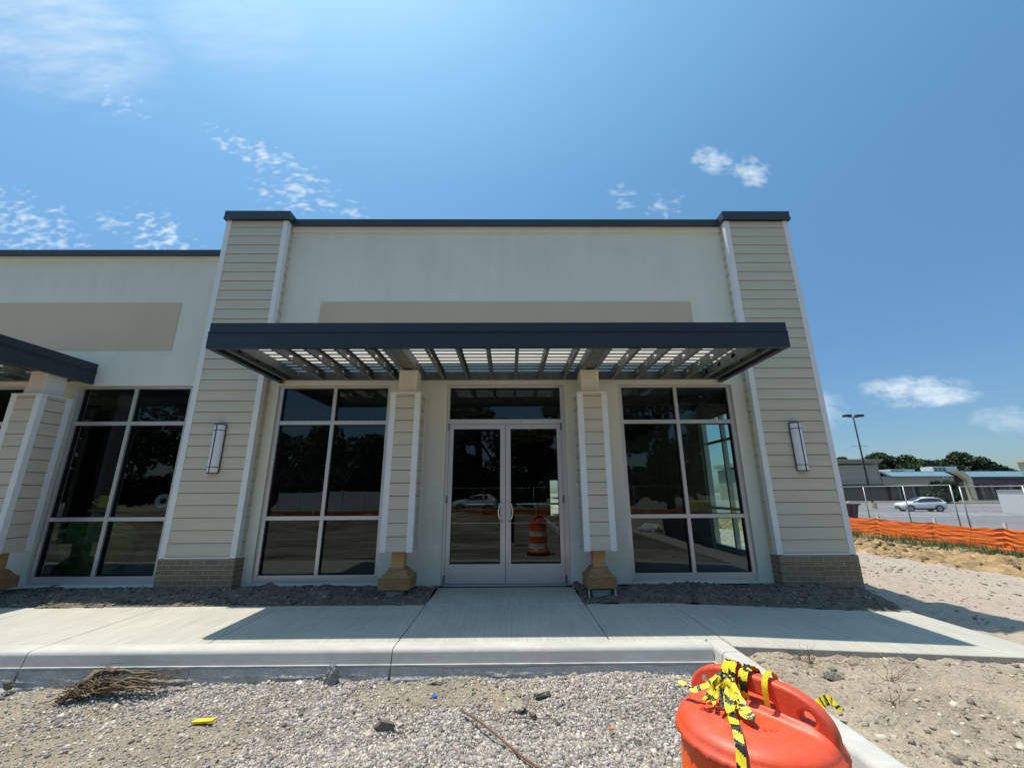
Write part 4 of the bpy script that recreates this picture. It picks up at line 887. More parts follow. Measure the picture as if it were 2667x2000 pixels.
# ------------------------------------------------------------------ foliage
def foliage(name, blobs, n, leaf, tones, parent=None, flat=.8):
    B = np.array(blobs, float); wgt = B[:, 3]**2; k = rng.choice(len(B), n, p=wgt/wgt.sum()); d = rng.normal(size=(n, 3)); d /= np.linalg.norm(d, axis=1)[:, None]
    r = rng.random(n)**.33*1.0; r = np.where(rng.random(n) < .7, rng.uniform(.75, 1.08, n), r)
    P = B[k, :3]+d*(r*B[k, 3])[:, None]*np.array([1, 1, flat]); 
    a = rng.normal(size=(n, 3)); a /= np.linalg.norm(a, axis=1)[:, None]; b = np.cross(a, rng.normal(size=(n, 3))); b /= np.linalg.norm(b, axis=1)[:, None]; s = leaf*rng.uniform(.5, 1.4, (n, 1))
    V = np.stack([P-a*s, P-b*s*.55, P+a*s, P+b*s*.55], 1).reshape(-1, 3); F = np.arange(4*n).reshape(n, 4)
    tn = np.array(tones); bt = rng.uniform(.7, 1.25, len(B))[k]; c = tn[rng.integers(0, len(tn), n)]*bt[:, None]*rng.uniform(.75, 1.3, (n, 1)); tone = np.repeat(c, 4, 0)
    return array_mesh(name, V, F, 'leaf', tone=tone, parent=parent)
GT = [(.035, .06, .02), (.05, .085, .028), (.028, .048, .02), (.065, .10, .035)]
def tree(x, y, z0, h, w, label, n=3500, leaf=.35, group='trees beyond the strip mall', pine=False, cat='tree', tones=GT, lower=.35):
    t = empty('tree', (x, y, z0), label, cat, group); bl = []
    for k in range(26):
        q = random.random(); zz = z0+h*(lower+(1-lower)*q*.92); ww = w/2*(math.sin(math.pi*min(1, .18+q*.80))**.6); a = random.uniform(0, 6.283); rr = ww*random.uniform(.1, .85); bl.append((x+rr*math.cos(a), y+rr*math.sin(a), zz, w*random.uniform(.11, .2)))
    foliage('crown', bl, n, leaf, tones, t)
    m = MB(); m.tube([(x, y, z0-.3), (x+.1, y, z0+h*.3), (x, y+.1, z0+h*.6), (x-.1, y, z0+h*.85)], [w*.035, w*.03, w*.018, w*.006], 8)
    for k in range(7): b = bl[k*3]; zz = z0+h*random.uniform(.3, .6); m.tube([(x, y, zz), ((x+b[0])/2, (y+b[1])/2, (zz+b[2])/2+.3), (b[0], b[1], b[2])], [w*.014, w*.01, w*.004], 5)
    m.build('trunk', 'bark', t, smooth=True); return t
LAB = ['broad dark tree behind the gap in the strip mall roof', 'lower dark tree next to the lamp post behind the mall', 'dark tree behind the first rooftop unit', 'tallest tree, rising behind the second rooftop unit', 'feathery dark tree left of the tallest tree', 'lower tree right of the tallest tree behind the blue roof', 'small distant tree top behind the tan parapet', 'sloping low tree crown at the right end of the tree line', 'dark tree filling the gap under the tallest tree']
for (u, v, w, lb) in [(.905, .089, 13, LAB[0]), (.870, .078, 9, LAB[1]), (.965, .079, 12, LAB[2]), (1.10, .092, 12, LAB[3]), (1.045, .072, 9, LAB[4]), (1.15, .071, 11, LAB[5]), (.81, .078, 7, LAB[6]), (1.195, .056, 9, LAB[7]), (1.01, .068, 10, LAB[8])]:
    Y = 132+random.uniform(-3, 3); tree(u*Y, Y, -1, v*Y+1.34+1, w, lb, 9000, .36, lower=.30)
bt = empty('round_bush', (82.5, 80.5, -1), 'dense dark evergreen bush standing in front of the mall', 'bush')
bl = [(82.5+random.gauss(0, 1.0), 80.5+random.gauss(0, .9), -1+random.uniform(.9, 3.5), 1.0) for _ in range(16)]; foliage('crown', bl, 9000, .26, [(.022, .04, .018), (.03, .05, .022)], bt)
m = MB(); m.tube([(82.5, 80.5, -1.2), (82.5, 80.5, 1)], .15, 6); m.build('trunk', 'bark', bt)

# ------------------------------------------------------------------ strip mall
YM = 95; U = lambda u: u*YM
def zz_(v, Y=YM): return 1.34+v*Y
ml = empty('strip_mall', (95, YM, -1), 'long tan strip mall with blue metal roof edge across the parking lot', 'building')
m = MB(); m.box(U(.62), U(.897), YM, YM+22, -1, zz_(.0742)-1.3); m.build('parapet_block', 'mall_tan', ml)
m = MB()
for k, (dy, z0, z1) in enumerate([(.25, zz_(.064), zz_(.0665)), (.5, zz_(.0668), zz_(.070)), (.8, zz_(.0703), zz_(.0742))]): m.box(U(.62)-1, U(.897)+dy, YM-dy, YM+22, z0, z1)
m.box(U(.62), U(.897)+.3, YM-.35, YM-.01, zz_(.0165), zz_(.0195)); m.build('cornice', 'mall_tan', ml)
m = MB(); m.box(U(.8975), 190, YM+1.5, YM+24, -1, zz_(.0435)); m.build('wall', 'mall_brick', ml)
m = MB(); m.box(U(.62), U(.897), YM-.02, YM-.005, -.9, zz_(.0155)); m.box(U(.9), U(1.045), YM+1.3, YM+1.49, -.7, zz_(.0135)); m.box(U(1.085), 189, YM+1.3, YM+1.49, -.7, zz_(.0135)); m.build('shop_window', 'car_glass', ml)
m = MB(); m.box(U(.8975), U(1.070), YM-.3, YM+1.49, zz_(.0138), zz_(.0335)); m.build('fascia', 'mall_tan', ml)
m = MB(); m.box(U(1.094), 190, YM-.3, YM+1.49, zz_(.0138), zz_(.0315)); m.build('fascia', 'mall_dark', ml)
m = MB()
for xa, xb, zl in ((U(.905), U(1.066), zz_(.0335)), (U(1.088), 190, zz_(.0318))):
    n = int((xb-xa)/.45)
    for k in range(n):
        x = xa+(xb-xa)*k/n; x2 = x+(xb-xa)/n-.05
        m.add([(x, YM-1.0, zl), (x2, YM-1.0, zl), (x2, YM+1.2, zz_(.0445)), (x, YM+1.2, zz_(.0445)), (x, YM-1.0, zl-.12), (x2, YM-1.0, zl-.12)], [(0, 1, 2, 3), (4, 5, 1, 0)])
    m.add([(xa, YM-1.0, zl-.03), (xb, YM-1.0, zl-.03), (xb, YM+1.2, zz_(.0445)-.05), (xa, YM+1.2, zz_(.0445)-.05)], [(0, 1, 2, 3)])
m.box(U(.9), 190, YM+1.21, YM+1.5, zz_(.0440), zz_(.0456)); m.build('metal_roof', 'roof_blue', ml)
m = MB(); m.add([(U(1.060), YM-1.2, zz_(.0452)), (U(1.088), YM-1.2, zz_(.0452)), (U(1.104), YM-1.2, zz_(.028)), (U(1.104), YM-1.2, -1), (U(1.092), YM-1.2, -1), (U(1.092), YM-1.2, zz_(.024)), (U(1.080), YM-1.2, zz_(.034)),
  (U(1.060), YM-.31, zz_(.0452)), (U(1.088), YM-.31, zz_(.0452)), (U(1.104), YM-.31, zz_(.028)), (U(1.104), YM-.31, -1), (U(1.092), YM-.31, -1), (U(1.092), YM-.31, zz_(.024)), (U(1.080), YM-.31, zz_(.034))],
  [(0, 6, 5, 4, 3, 2, 1), (7, 8, 9, 10, 11, 12, 13)]+[(i, (i+1) % 7, 7+(i+1) % 7, 7+i) for i in range(7)]); m.build('divider_pier', 'mall_cream', ml)
for u in (.93, .965, 1.0, 1.035, 1.13, 1.155, 1.2, 1.25, 1.3): m = MB(); m.box(U(u), U(u)+.5, YM-.2, YM+.3, -1, zz_(.0135)); m.build('pillar', 'mall_brick', ml)
for (ua, ub, va, vb, lb) in [(.9242, .984, .0456, .0505, 'first')]: pass
for (xa, xb, zt) in ((.9242*98, .984*98, 6.26), (1.029*98, 1.089*98, 6.85)):
    m = MB(); m.box(xa, xb, YM+3, YM+6, zz_(.042), zt); h = m.build('rooftop_unit', 'vinyl_white', ml)
    m = MB()
    for k in range(3): m.box(xa+.3+k*1.0, xa+1.1+k*1.0, YM+2.97, YM+2.995, zz_(.0458), zt-.25)
    m.build('grille', 'steel', h)
m = MB(); m.box(U(1.245), U(1.40), YM-1, YM+.4, zz_(.0456), zz_(.064)); m.box(U(1.240), U(1.40), YM-1.6, YM+.4, zz_(.0645), zz_(.069)); m.build('parapet_block', 'mall_cream', ml)
m = MB(); xg = U(1.172)
for k, gl in enumerate('hhnnhn oo ccn hhnh nnh'):
    if gl == ' ': xg += .9; continue
    z0, z1 = zz_(.0195), zz_(.0255)
    m.box(xg, xg+.2, YM-.36, YM-.305, z0, z1); m.box(xg+.55, xg+.75, YM-.36, YM-.305, z0, z1)
    zc = {'h': (z0+z1)/2, 'n': z1-.2, 'o': z0, 'c': z1-.2}[gl]; m.box(xg+.2, xg+.55, YM-.36, YM-.305, zc, zc+.18); xg += 1.05
m.build('shop_letters', 'sign_letters', ml)
text('shop_emblem', 'O', .9, None, None, 'paint_white', ml, ext=.06, mw=Matrix.Translation((U(1.050), YM-.37, zz_(.0305)))@Matrix.Rotation(R(90), 4, 'X')@Matrix.Scale(1.6, 4, (1, 0, 0)))
m = MB(); m.box(U(.6), 200, YM-4, YM-1.3, -1.2, -.85); tag(m.build('mall_pavement', 'conc'), kind='structure')
m = MB(); m.box(76, 93, 78, 83, -1.1, -.9); tag(m.build('lot_island', 'verge'), kind='structure')
m = MB(); m.box(60, 190, 86, 87.2, -1.1, -.97); tag(m.build('lot_strip', 'verge'), kind='structure')

# ------------------------------------------------------------------ parking lot lamp
lx, ly = .8632*55.7, 55.7
t = empty('lot_lamp', (lx, ly, -1), 'tall dark parking lot lamp with two flat heads on a concrete base', 'street lamp')
m = MB(); m.tube([(lx, ly, -.15), (lx, ly, 11.2)], [.13, .085], 10); m.build('pole', 'bronze', t, smooth=True)
m = MB(); m.tube([(lx, ly, -1.3), (lx, ly, -.17)], .42, 24); m.build('base', 'mall_cream', t)
m = MB(); m.tube([(lx-.7, ly, 11.25), (lx+.7, ly, 11.25)], .05, 6); m.build('arm', 'bronze', t)
for sx in (-1, 1):
    m = MB(); xa, xb = sorted((lx+sx*.38, lx+sx*1.32)); m.box(xa, xb, ly-.32, ly+.32, 11.30, 11.62); h = m.build('lamp_head', 'bronze', t, bevel=.06)
    m = MB(); m.box(xa+.1, xb-.1, ly-.24, ly+.24, 11.27, 11.298); m.build('lens', 'lamp_glass', h)
m = MB(); m.tube([(lx-1.15, ly, 7.3), (lx+1.15, ly, 7.3)], .022, 6); m.build('banner_arm', 'bronze', t)

# ------------------------------------------------------------------ car
def car(cx_, cy_, cz_, ang, label, paint='car_white', group=None):
    t = empty('parked_car', (0, 0, 0), label, 'car', group)
    # x forward; stations: x, zbottom, zbelt(hood), ztop, half width low, half width belt, half width top
    ST = [(2.12, .40, .74, .80, .60, .66, .54), (2.05, .26, .82, .90, .76, .80, .64), (1.85, .24, .88, .98, .84, .86, .70), (1.35, .24, .94, 1.06, .87, .88, .72), (1.05, .24, .97, 1.11, .87, .89, .70), (.97, .24, .98, 1.13, .87, .89, .68),
          (.10, .24, .97, 1.50, .87, .89, .60), (-.5, .24, .99, 1.60, .87, .89, .60), (-1.2, .24, 1.03, 1.57, .87, .89, .585), (-1.75, .25, 1.08, 1.44, .86, .88, .56), (-2.02, .28, 1.08, 1.16, .82, .85, .58), (-2.13, .36, .95, .99, .74, .78, .60), (-2.16, .45, .80, .84, .62, .66, .50)]
    def sec(s):
        x, zb, zl, zt, w0, w1, w2 = s; half = [(w0*.86, zb), (w0, zb+.12), (w1*1.01, (zb+zl)/2), (w1, zl), (w2+.02, zt-.03), (w2*.75, zt), (0, zt+.015)]
        return [(x, a, b) for a, b in half]+[(x, -a, b) for a, b in half[::-1][1:]]
    m = MB(); secs = [sec(s) for s in ST]; n = len(secs[0])
    m.add([p for s in secs for p in s], [(i*n+j, (i+1)*n+j, (i+1)*n+j+1, i*n+j+1) for i in range(len(secs)-1) for j in range(n-1)]+[tuple(range(n)), tuple(range((len(secs)-1)*n, len(secs)*n))[::-1]]+[(i*n, i*n+n-1, (i+1)*n+n-1, (i+1)*n) for i in range(len(secs)-1)])
    m.build('body', paint, t, smooth=True)
    def strip(i0, i1, name, f0=.12, f1=.9, s=1, g=.012):
        m = MB()
        for i in range(i0, i1):
            vs = []
            for k, fa in ((i, f0), (i+1, f0), (i+1, f1), (i, f1)):
                x, zb, zl, zt, w0, w1, w2 = ST[k]; a = (w1, zl); b = (w2+.02, zt-.03); vs.append((x, s*(a[0]+(b[0]-a[0])*fa+g), a[1]+(b[1]-a[1])*fa+g*.3))
            m.add(vs, [(0, 1, 2, 3)])
        m.build(name, 'car_glass', t, solid=.006)
    for s in (1, -1): strip(5, 7, 'side_window', s=s); strip(7, 9, 'side_window', s=s)
    m = MB(); a, b = ST[5], ST[6]; m.add([(a[0]-.02, -.62, a[3]+.03), (a[0]-.02, .62, a[3]+.03), (b[0]-.02, .54, b[3]+.03), (b[0]-.02, -.54, b[3]+.03)], [(0, 1, 2, 3)]); m.build('windscreen', 'car_glass', t, solid=.008)
    m = MB(); a, b = ST[9], ST[10]; m.add([(a[0]-.03, -.5, a[3]), (a[0]-.03, .5, a[3]), (b[0]+.0, .54, b[3]+.02), (b[0]+.0, -.54, b[3]+.02)], [(0, 1, 2, 3)]); m.build('rear_window', 'car_glass', t, solid=.008)
    m = MB(); m.box(2.13, 2.185, -.45, .45, .50, .62); m.box(2.10, 2.18, -.6, .6, .28, .40); m.build('grille', 'dark', t)
    for s in (1, -1):
        m = MB(); m.add([(2.165, s*.46, .56), (2.165, s*.46, .68), (1.85, s*.83, .74), (1.80, s*.845, .66), (2.10, s*.73, .56)], [(0, 1, 2, 3, 4)]); m.build('headlight', 'lamp_glass', t, solid=.03)
        m = MB(); m.box(-2.15, -2.0, *sorted((s*.55, s*.84)), .86, .98); m.build('tail_light', 'maroon', t)
        m = MB(); m.box(-.86, .86, *sorted((s*.872, s*.892)), .22, .40); m.build('sill', 'dark', t)
        m = MB(); m.box(.62, .78, *sorted((s*.92, s*1.06)), .98, 1.10); m.build('mirror', paint, t, bevel=.02)
        for xw in (1.33, -1.30):
            m = MB(); m.tube([(xw, s*.70, .345), (xw, s*.905, .345)], .345, 24); w = m.build('wheel', 'rubber', t)
            m = MB(); m.tube([(xw, s*.89, .345), (xw, s*.912, .345)], .22, 20); m.build('rim', 'galv', w)
            m = MB(); arc = [(xw+.44*math.cos(R(q)), .34+.44*math.sin(R(q))) for q in range(-10, 191, 20)]; n2 = len(arc); m.add([(x, s*.895, z) for x, z in arc]+[(xw+(x-xw)*.86, s*.9, .33+(z-.33)*.86) for x, z in arc], [(i, i+1, n2+i+1, n2+i) for i in range(n2-1)]); m.build('wheel_arch', 'dark', t, solid=.01)
    t.location = (cx_, cy_, cz_); t.rotation_euler = (0, 0, ang); return t
def car_parent_fix(t): pass
c1 = car(.975*48.5, 48.5, -.97, R(163), 'white compact SUV parked in the lot beyond the chain link fence')

# ------------------------------------------------------------------ fences on the right
def link_panel(x, y0, y1, z0, z1, label, group, post_first=True, posts=()):
    t = empty('chain_link_panel', (x, (y0+y1)/2, z0), label, 'fence panel', group)
    m = MB(); m.tube([(x, y0, z1), (x, y1, z1)], .024, 8); m.tube([(x, y0, z0+.1), (x, y1, z0+.1)], .02, 6); m.build('rail', 'galv', t, smooth=True)
    for y in (y0, y1, *posts): m = MB(); m.tube([(x+.001, y, z0-.05), (x+.001, y, z1+.01)], .028, 8); m.build('post', 'galv', t, smooth=True)
    m = MB(); s = .11; h = z1-z0-.1; L_ = y1-y0
    def seg(a, b):
        d = Vector((0, b[0]-a[0], b[1]-a[1])).normalized(); q = Vector((0, -d.z, d.y))*.0022; A = Vector((x+.03, a[0], a[1])); B = Vector((x+.03, b[0], b[1])); e = Vector((.003, 0, 0)); m.add([A-q, A+q, A+e, B-q, B+q, B+e], [(0, 1, 4, 3), (1, 2, 5, 4), (2, 0, 3, 5)])
    k = -h
    while k < L_:
        for sg in (1, -1):
            ya, yb = k, k+h
            ca, cb = max(ya, 0), min(yb, L_)
            if cb > ca:
                if sg == 1: seg((y0+ca, z0+.1+(ca-ya)), (y0+cb, z0+.1+(cb-ya)))
                else: seg((y0+ca, z1-(ca-ya)), (y0+cb, z1-(cb-ya)))
        k += s
    m.build('mesh', 'link_wire', t); return t
G = 'chain link panels beside the parking lot'
zb_ = -.82
link_panel(20.5, 19.35, 27.6, zb_, 1.58, 'chain link fence panel beside the white SUV', G, posts=(21.7, 24.15))
link_panel(20.5, 14.6, 18.95, zb_, 1.50, 'chain link fence panel carrying the white board', G, posts=(16.6,))
m = MB(); m.box(20.56, 20.58, 15.7, 17.6, .42, 1.36); tag(m.build('fence_board', 'board_white', bevel=.004), 'blank white board hung on the chain link fence at the right edge', 'board')
m = MB(); m.box(20.42, 20.44, 25.55, 25.7, 1.15, 1.5); tag(m.build('fence_tag', 'paint_white'), 'small white tag hanging from the chain link fence near the building', 'tag')
def netting(x, stakes, tops, label, base=-.80, name='barrier_netting', bot=None):
    t = empty(name, (x, (stakes[0]+stakes[-1])/2, base), label, 'barrier fence')
    nyy = 520; nz2 = 34; yy = np.linspace(stakes[0], stakes[-1], nyy); top = np.interp(yy, stakes, tops)
    sp_ = np.array(stakes); seg = np.clip(np.searchsorted(sp_, yy)-1, 0, len(sp_)-2); q = (yy-sp_[seg])/(sp_[seg+1]-sp_[seg]); top = top-.05*np.sin(np.pi*q)+.012*np.sin(yy*9)
    Zt = np.linspace(0, 1, nz2)[:, None]; Yg = np.repeat(yy[None], nz2, 0)+.03*fbm(np.repeat(yy[None], nz2, 0)*.8, Zt*2+0*yy[None], 3, 3); bz = base+.04*fbm(yy, yy*0, 1.2, 3); Zg = bz[None]+(top-bz)[None]*Zt
    sdist = np.min(np.abs(yy[:, None]-sp_[None]), 1); Xg = x+.05*np.exp(-(sdist/.10)**2)[None]+.05*np.exp(-(sdist/.35)**2)[None]*np.sin(Zt*30+sdist[None]*9+6*fbm(Zt*0+yy[None], Zt*2+0*yy[None], .8, 3))*(.12+.5*np.clip(fbm(yy, yy*0, .9, 2)+.3, 0, 1))[None]+.03*np.sin(np.pi*q)[None]*Zt+.022*fbm(np.repeat(yy[None], nz2, 0)*.9, Zt*7+0*yy[None], 2, 4)
    v = np.stack([Xg.ravel(), Yg.ravel(), Zg.ravel()], 1); i = np.arange(nyy*nz2).reshape(nz2, nyy); f = np.stack([i[:-1, :-1].ravel(), i[:-1, 1:].ravel(), i[1:, 1:].ravel(), i[1:, :-1].ravel()], 1)
    o = array_mesh('net', v, f, 'orange_net', smooth=True, parent=t)
    for y, zt in zip(stakes, tops): m = MB(); m.box(x+.13, x+.18, y-.05, y+.05, base-.2, zt+.20); m.build('stake', 'stake', t)
    return t
netting(18, [10.2, 12.9, 15.6, 18.15, 20.9, 23.9, 26.9], [-.08, .02, -.01, .02, .03, .06, .06], 'orange plastic barrier netting on wooden stakes along the grass', base=-.80)

# grass along the netting
def blades(name, n, x0, x1, y0, y1, zf, h, label, tones, dens=None, w=.012):
    x = rng.uniform(x0, x1, n); y = rng.uniform(y0, y1, n)
    if dens is not None: k = rng.random(n) < dens(x, y); x, y = x[k], y[k]
    n = len(x); z = zf(x, y); hh = h*rng.gamma(4, .25, n); a = rng.uniform(0, 6.28, n); lx_ = rng.normal(0, .3, n)*hh; ly_ = rng.normal(0, .3, n)*hh
    dx, dy = np.cos(a)*w, np.sin(a)*w; V = np.stack([np.stack([x-dx, y-dy, z-.02], 1), np.stack([x+dx, y+dy, z-.02], 1), np.stack([x+lx_, y+ly_, z+hh], 1)], 1).reshape(-1, 3)
    c = np.array(tones)[rng.integers(0, len(tones), n)]*rng.uniform(.7, 1.3, (n, 1)); o = array_mesh(name, V, np.arange(3*n).reshape(n, 3), 'leaf', tone=np.repeat(c, 3, 0)); return tag(o, label, None, None, 'stuff')
blades('grass', 30000, 15.3, 19.5, 6, 30, z_east, .16, 'rough green and dry grass at the foot of the orange netting', [(.07, .12, .03), (.10, .14, .04), (.28, .23, .11), (.05, .09, .025)], lambda x, y: np.clip(.55+1.8*fbm(x, y, .9, 3)-.3*np.clip(16-x, 0, 1), 0, 1))
blades('grass', 260, 16.2, 17.7, 7, 27, z_east, .45, 'tall dry grass stems in front of the orange netting', [(.40, .33, .16), (.25, .22, .10)], None, .008)
blades('grass', 9000, 20, 24, 6, 40, z_east, .12, 'short green grass beside the parking lot', [(.08, .13, .035), (.11, .15, .05)], None, .02)
# skip and bollards
m = MB(); m.add([(21.4, 29.0, -.86), (23.7, 29.0, -.86), (23.7, 31.5, -.86), (21.4, 31.5, -.86), (21.2, 28.8, .48), (23.9, 28.8, .48), (23.9, 31.7, .48), (21.2, 31.7, .48)], [(0, 3, 2, 1), (0, 1, 5, 4), (1, 2, 6, 5), (2, 3, 7, 6), (3, 0, 4, 7), (4, 5, 6, 7)])
m.box(21.12, 23.98, 28.72, 28.795, .41, .51)
for k in range(4): m.box(21.7+k*.55, 21.8+k*.55, 28.73, 28.95, -.8, .40)
tag(m.build('skip', 'maroon', bevel=.02), 'dark maroon skip partly hidden by the building corner behind the fence', 'skip')
t = empty('bollard', (.806*48, 48, -1), 'cream bollard standing beside the skip in the parking lot', 'bollard'); m = MB(); m.tube([(.806*48, 48, -1.1), (.806*48, 48, .15)], .14, 14); m.lathe([(.14, 0), (.10, .06), (.01, .09)], (.806*48, 48, .15), 14); m.build('body', 'mall_cream', t)

# ------------------------------------------------------------------ behind the camera (mirrored in the glass)
RG = 'trees behind the building site'
RL_ = [(-31, -40, 9, 11, 'bushy tree above the white fence across the site'), (-24, -43, 10.5, 12, 'rounded tree above the white fence across the site'), (-17, -41, 8.5, 11, 'lower spreading tree across the site'), (-10, -40, 11, 11, 'leafy tree across the site left of the tall oak'),
       (-3.5, -33, 19, 13, 'tallest dark oak facing the glass doors across the site'), (2.5, -34, 9, 8, 'short tree in the gap facing the doors'), (8.5, -33, 18, 12, 'tall dark tree facing the right window'), (17, -31, 19, 14, 'broad tall dark tree facing the right window'), (27, -34, 18, 14, 'dark tree near the right end of the far tree row'), (-40, -41, 17, 15, 'dark tree at the far left of the tree row'), (-49, -38, 18, 16, 'tall dark tree behind the far left of the site'), (-60, -36, 18, 17, 'outermost dark tree to the left of the site'), (-33, -36, 15, 12, 'dark tree between the far left trees and the bushy tree'), (38, -38, 17, 14, 'last dark tree at the right end of the far tree row')]
for (x, y, h, w, lb) in RL_: tree(x, y, -.4, h, w, lb, 7000 if abs(x) < 25 else 4500, .36, RG, lower=.12)
foliage_o = foliage('undergrowth', [(x, -46+random.uniform(-2, 2), 1.5+random.uniform(0, 1.5), 2.4) for x in np.arange(-80, 55, 3.0)], 32000, .42, GT); tag(foliage_o, 'dark undergrowth behind the far tree row', None, None, 'stuff')
t = empty('vinyl_fence', (-12.5, -21.6, -.4), 'white vinyl privacy fence across the building site', 'fence')
for k in range(7):
    x = -19+k*1.75; m = MB(); m.box(x+.12, x+1.75, -21.62, -21.58, -.35, 1.42); m.build('panel', 'vinyl_white', t); m = MB(); m.box(x, x+.118, -21.66, -21.54, -.4, 1.52); m.build('post', 'vinyl_white', t)
t2 = netting(0, [0, 4, 8, 12, 16, 20, 24, 28, 32, 36, 40], [.15, .18, .12, .17, .14, .19, .12, .16, .15, .13, .17], 'orange plastic barrier netting across the far side of the site', base=-.42)
t2.rotation_euler = (0, 0, R(90)); t2.location = (2, -17.5, -.42)
t3 = link_panel(0, -6, 22, -.4, 1.75, 'chain link fence across the far side of the site', None, posts=(-2, 2, 6, 10, 14, 18)); t3.rotation_euler = (0, 0, R(-90)); t3.location = (8, -20.5, -.4)
c2 = copy_tree(c1); c2.location = (-3.2, -27.5, -.4); c2.rotation_euler = (0, 0, R(185)); c2['label'] = 'white SUV parked behind the far fence, mirrored in the door glass'
c2.name = 'parked_car.001'

# the photographer, standing behind the phone
def skin(name, pts_, edges, rads, m_, parent, sub=2):
    me = bpy.data.meshes.new(name); me.from_pydata(pts_, edges, []); o = bpy.data.objects.new(name, me); S.collection.objects.link(o); me.materials.append(MT[m_])
    o.parent = parent; o.matrix_parent_inverse = Matrix.Translation(-Vector(parent.location))
    sk = o.modifiers.new('skin', 'SKIN'); sk.use_smooth_shade = True
    for i, r in enumerate(rads):
        r = r if isinstance(r, tuple) else (r, r); me.skin_vertices[0].data[i].radius = r; me.skin_vertices[0].data[i].use_root = (i == 0)
    ss = o.modifiers.new('sub', 'SUBSURF'); ss.levels = sub; ss.render_levels = sub; return o
GY = -.30; by = -.50
per = empty('person', (0, by, GY), 'person in black clothes and white shoes holding up a phone', 'person')
body = [(0, by, GY+.93), (0, by, GY+1.12), (0, by, GY+1.34), (0, by+.01, GY+1.47), (0, by+.03, GY+1.56), (0, by+.04, GY+1.66),
        (-.10, by, GY+.86), (-.11, by+.02, GY+.48), (-.12, by-.02, GY+.09), (-.13, by+.12, GY+.045), (.10, by, GY+.86), (.11, by+.02, GY+.48), (.12, by-.02, GY+.09), (.13, by+.12, GY+.045),
        (-.19, by+.01, GY+1.40), (-.24, by+.10, GY+1.20), (-.10, by+.36, GY+1.50), (-.075, by+.42, GY+1.56), (.19, by+.01, GY+1.40), (.24, by+.10, GY+1.20), (.10, by+.36, GY+1.50), (.075, by+.42, GY+1.56)]
ed = [(0, 1), (1, 2), (2, 3), (3, 4), (4, 5), (0, 6), (6, 7), (7, 8), (8, 9), (0, 10), (10, 11), (11, 12), (12, 13), (2, 14), (14, 15), (15, 16), (16, 17), (2, 18), (18, 19), (19, 20), (20, 21)]
ra = [(.15, .10), (.13, .095), (.16, .10), .055, .072, (.078, .09), .085, .055, .038, .035, .085, .055, .038, .035, .055, .042, .028, .026, .055, .042, .028, .026]
nb = len(body)
for s in (-1, 1):
    w_ = 17 if s < 0 else 21
    for k in range(4): z_ = GY+1.585+k*.021; b0 = len(body); body += [(s*.078, by+.445, z_), (s*.082, by+.465, z_+.004), (s*.07, by+.475, z_+.006)]; ra += [.009, .0085, .008]; ed += [(w_, b0), (b0, b0+1), (b0+1, b0+2)]
    b0 = len(body); body += [(s*.06, by+.44, GY+1.575), (s*.045, by+.455, GY+1.59)]; ra += [.011, .009]; ed += [(w_, b0), (b0, b0+1)]
skin('body', body, ed, ra, 'skin', per)
skin('trousers', [body[0]]+[body[i] for i in (6, 7, 8, 10, 11, 12)], [(0, 1), (1, 2), (2, 3), (0, 4), (4, 5), (5, 6)], [(.17, .12), .105, .078, .065, .105, .078, .065], 'black_cloth', per)
skin('jacket', [body[i] for i in (0, 1, 2)]+[(0, by+.01, GY+1.44)]+[body[i] for i in (14, 15, 16, 18, 19, 20)], [(0, 1), (1, 2), (2, 3), (2, 4), (4, 5), (5, 6), (2, 7), (7, 8), (8, 9)], [(.175, .125), (.155, .12), (.185, .125), .065, .075, .06, .042, .075, .06, .042], 'black_cloth', per)
skin('hair', [(0, by-.03, GY+1.60), (0, by+.0, GY+1.72), (0, by+.07, GY+1.745)], [(0, 1), (1, 2)], [.075, .085, .05], 'hair', per)
for s in (-1, 1):
    skin('shoe', [(s*.12, by-.05, GY+.05), (s*.125, by+.05, GY+.045), (s*.13, by+.16, GY+.035)], [(0, 1), (1, 2)], [.045, .048, .04], 'paint_white', per)
m = MB()
for s in (-1, 1): m.lathe([(.001, .008), (.008, .006), (.011, 0)], (s*.032, by+.128, GY+1.655), 12)
m.build('eye', 'dark', per)
m = MB(); m.add([(-.012, by+.12, GY+1.615), (.012, by+.12, GY+1.615), (0, by+.155, GY+1.618), (0, by+.125, GY+1.66)], [(0, 1, 2), (0, 2, 3), (1, 3, 2)]); m.build('nose', 'skin', per)
m = MB(); m.box(-.075, .075, -.055, -.046, 1.30, 1.375); tag(m.build('phone', 'dark', bevel=.004), 'black phone held sideways in front of the person', 'phone')

# ------------------------------------------------------------------ inside the building (dim)
rock('soil_heap', -6.3, 8.6, .15, 1.2, .7, .72, 'bed_soil', 'dark heap of soil on the floor behind the left window', 61, sub=4, amp=.4, cat='soil heap')
rock('plastic_heap', -7.45, 7.9, .45, .60, .35, .52, 'green_plastic', 'crumpled green plastic sheeting behind the left window', 62, sub=4, amp=.5, cat='plastic sheet')
m = MB(); m.tube([(-7.62, 8.1, 1.10), (-7.62, 8.1, 1.32)], .12, 16); m.tube([(-7.76, 8.1, 1.14), (-7.88, 8.1, 1.2), (-7.76, 8.1, 1.28)], .015, 6); tag(m.build('jug', 'yellow'), 'yellow jug with handle behind the left window', 'jug')
m = MB(); o = MB(); m.lathe([(.055, -.04), (.13, -.04), (.13, .04), (.055, .04), (.055, -.04)], (0, 0, 0), 28, cap=False); o = m.build('tape_roll', 'vinyl_white'); o.location = (-6.55, 8.1, 1.22); o.rotation_euler = (R(80), 0, R(15)); tag(o, 'white roll of tape standing behind the left window', 'tape roll')
m = MB(); m.box(-7.8, -6.2, 7.95, 8.4, 1.04, 1.085)
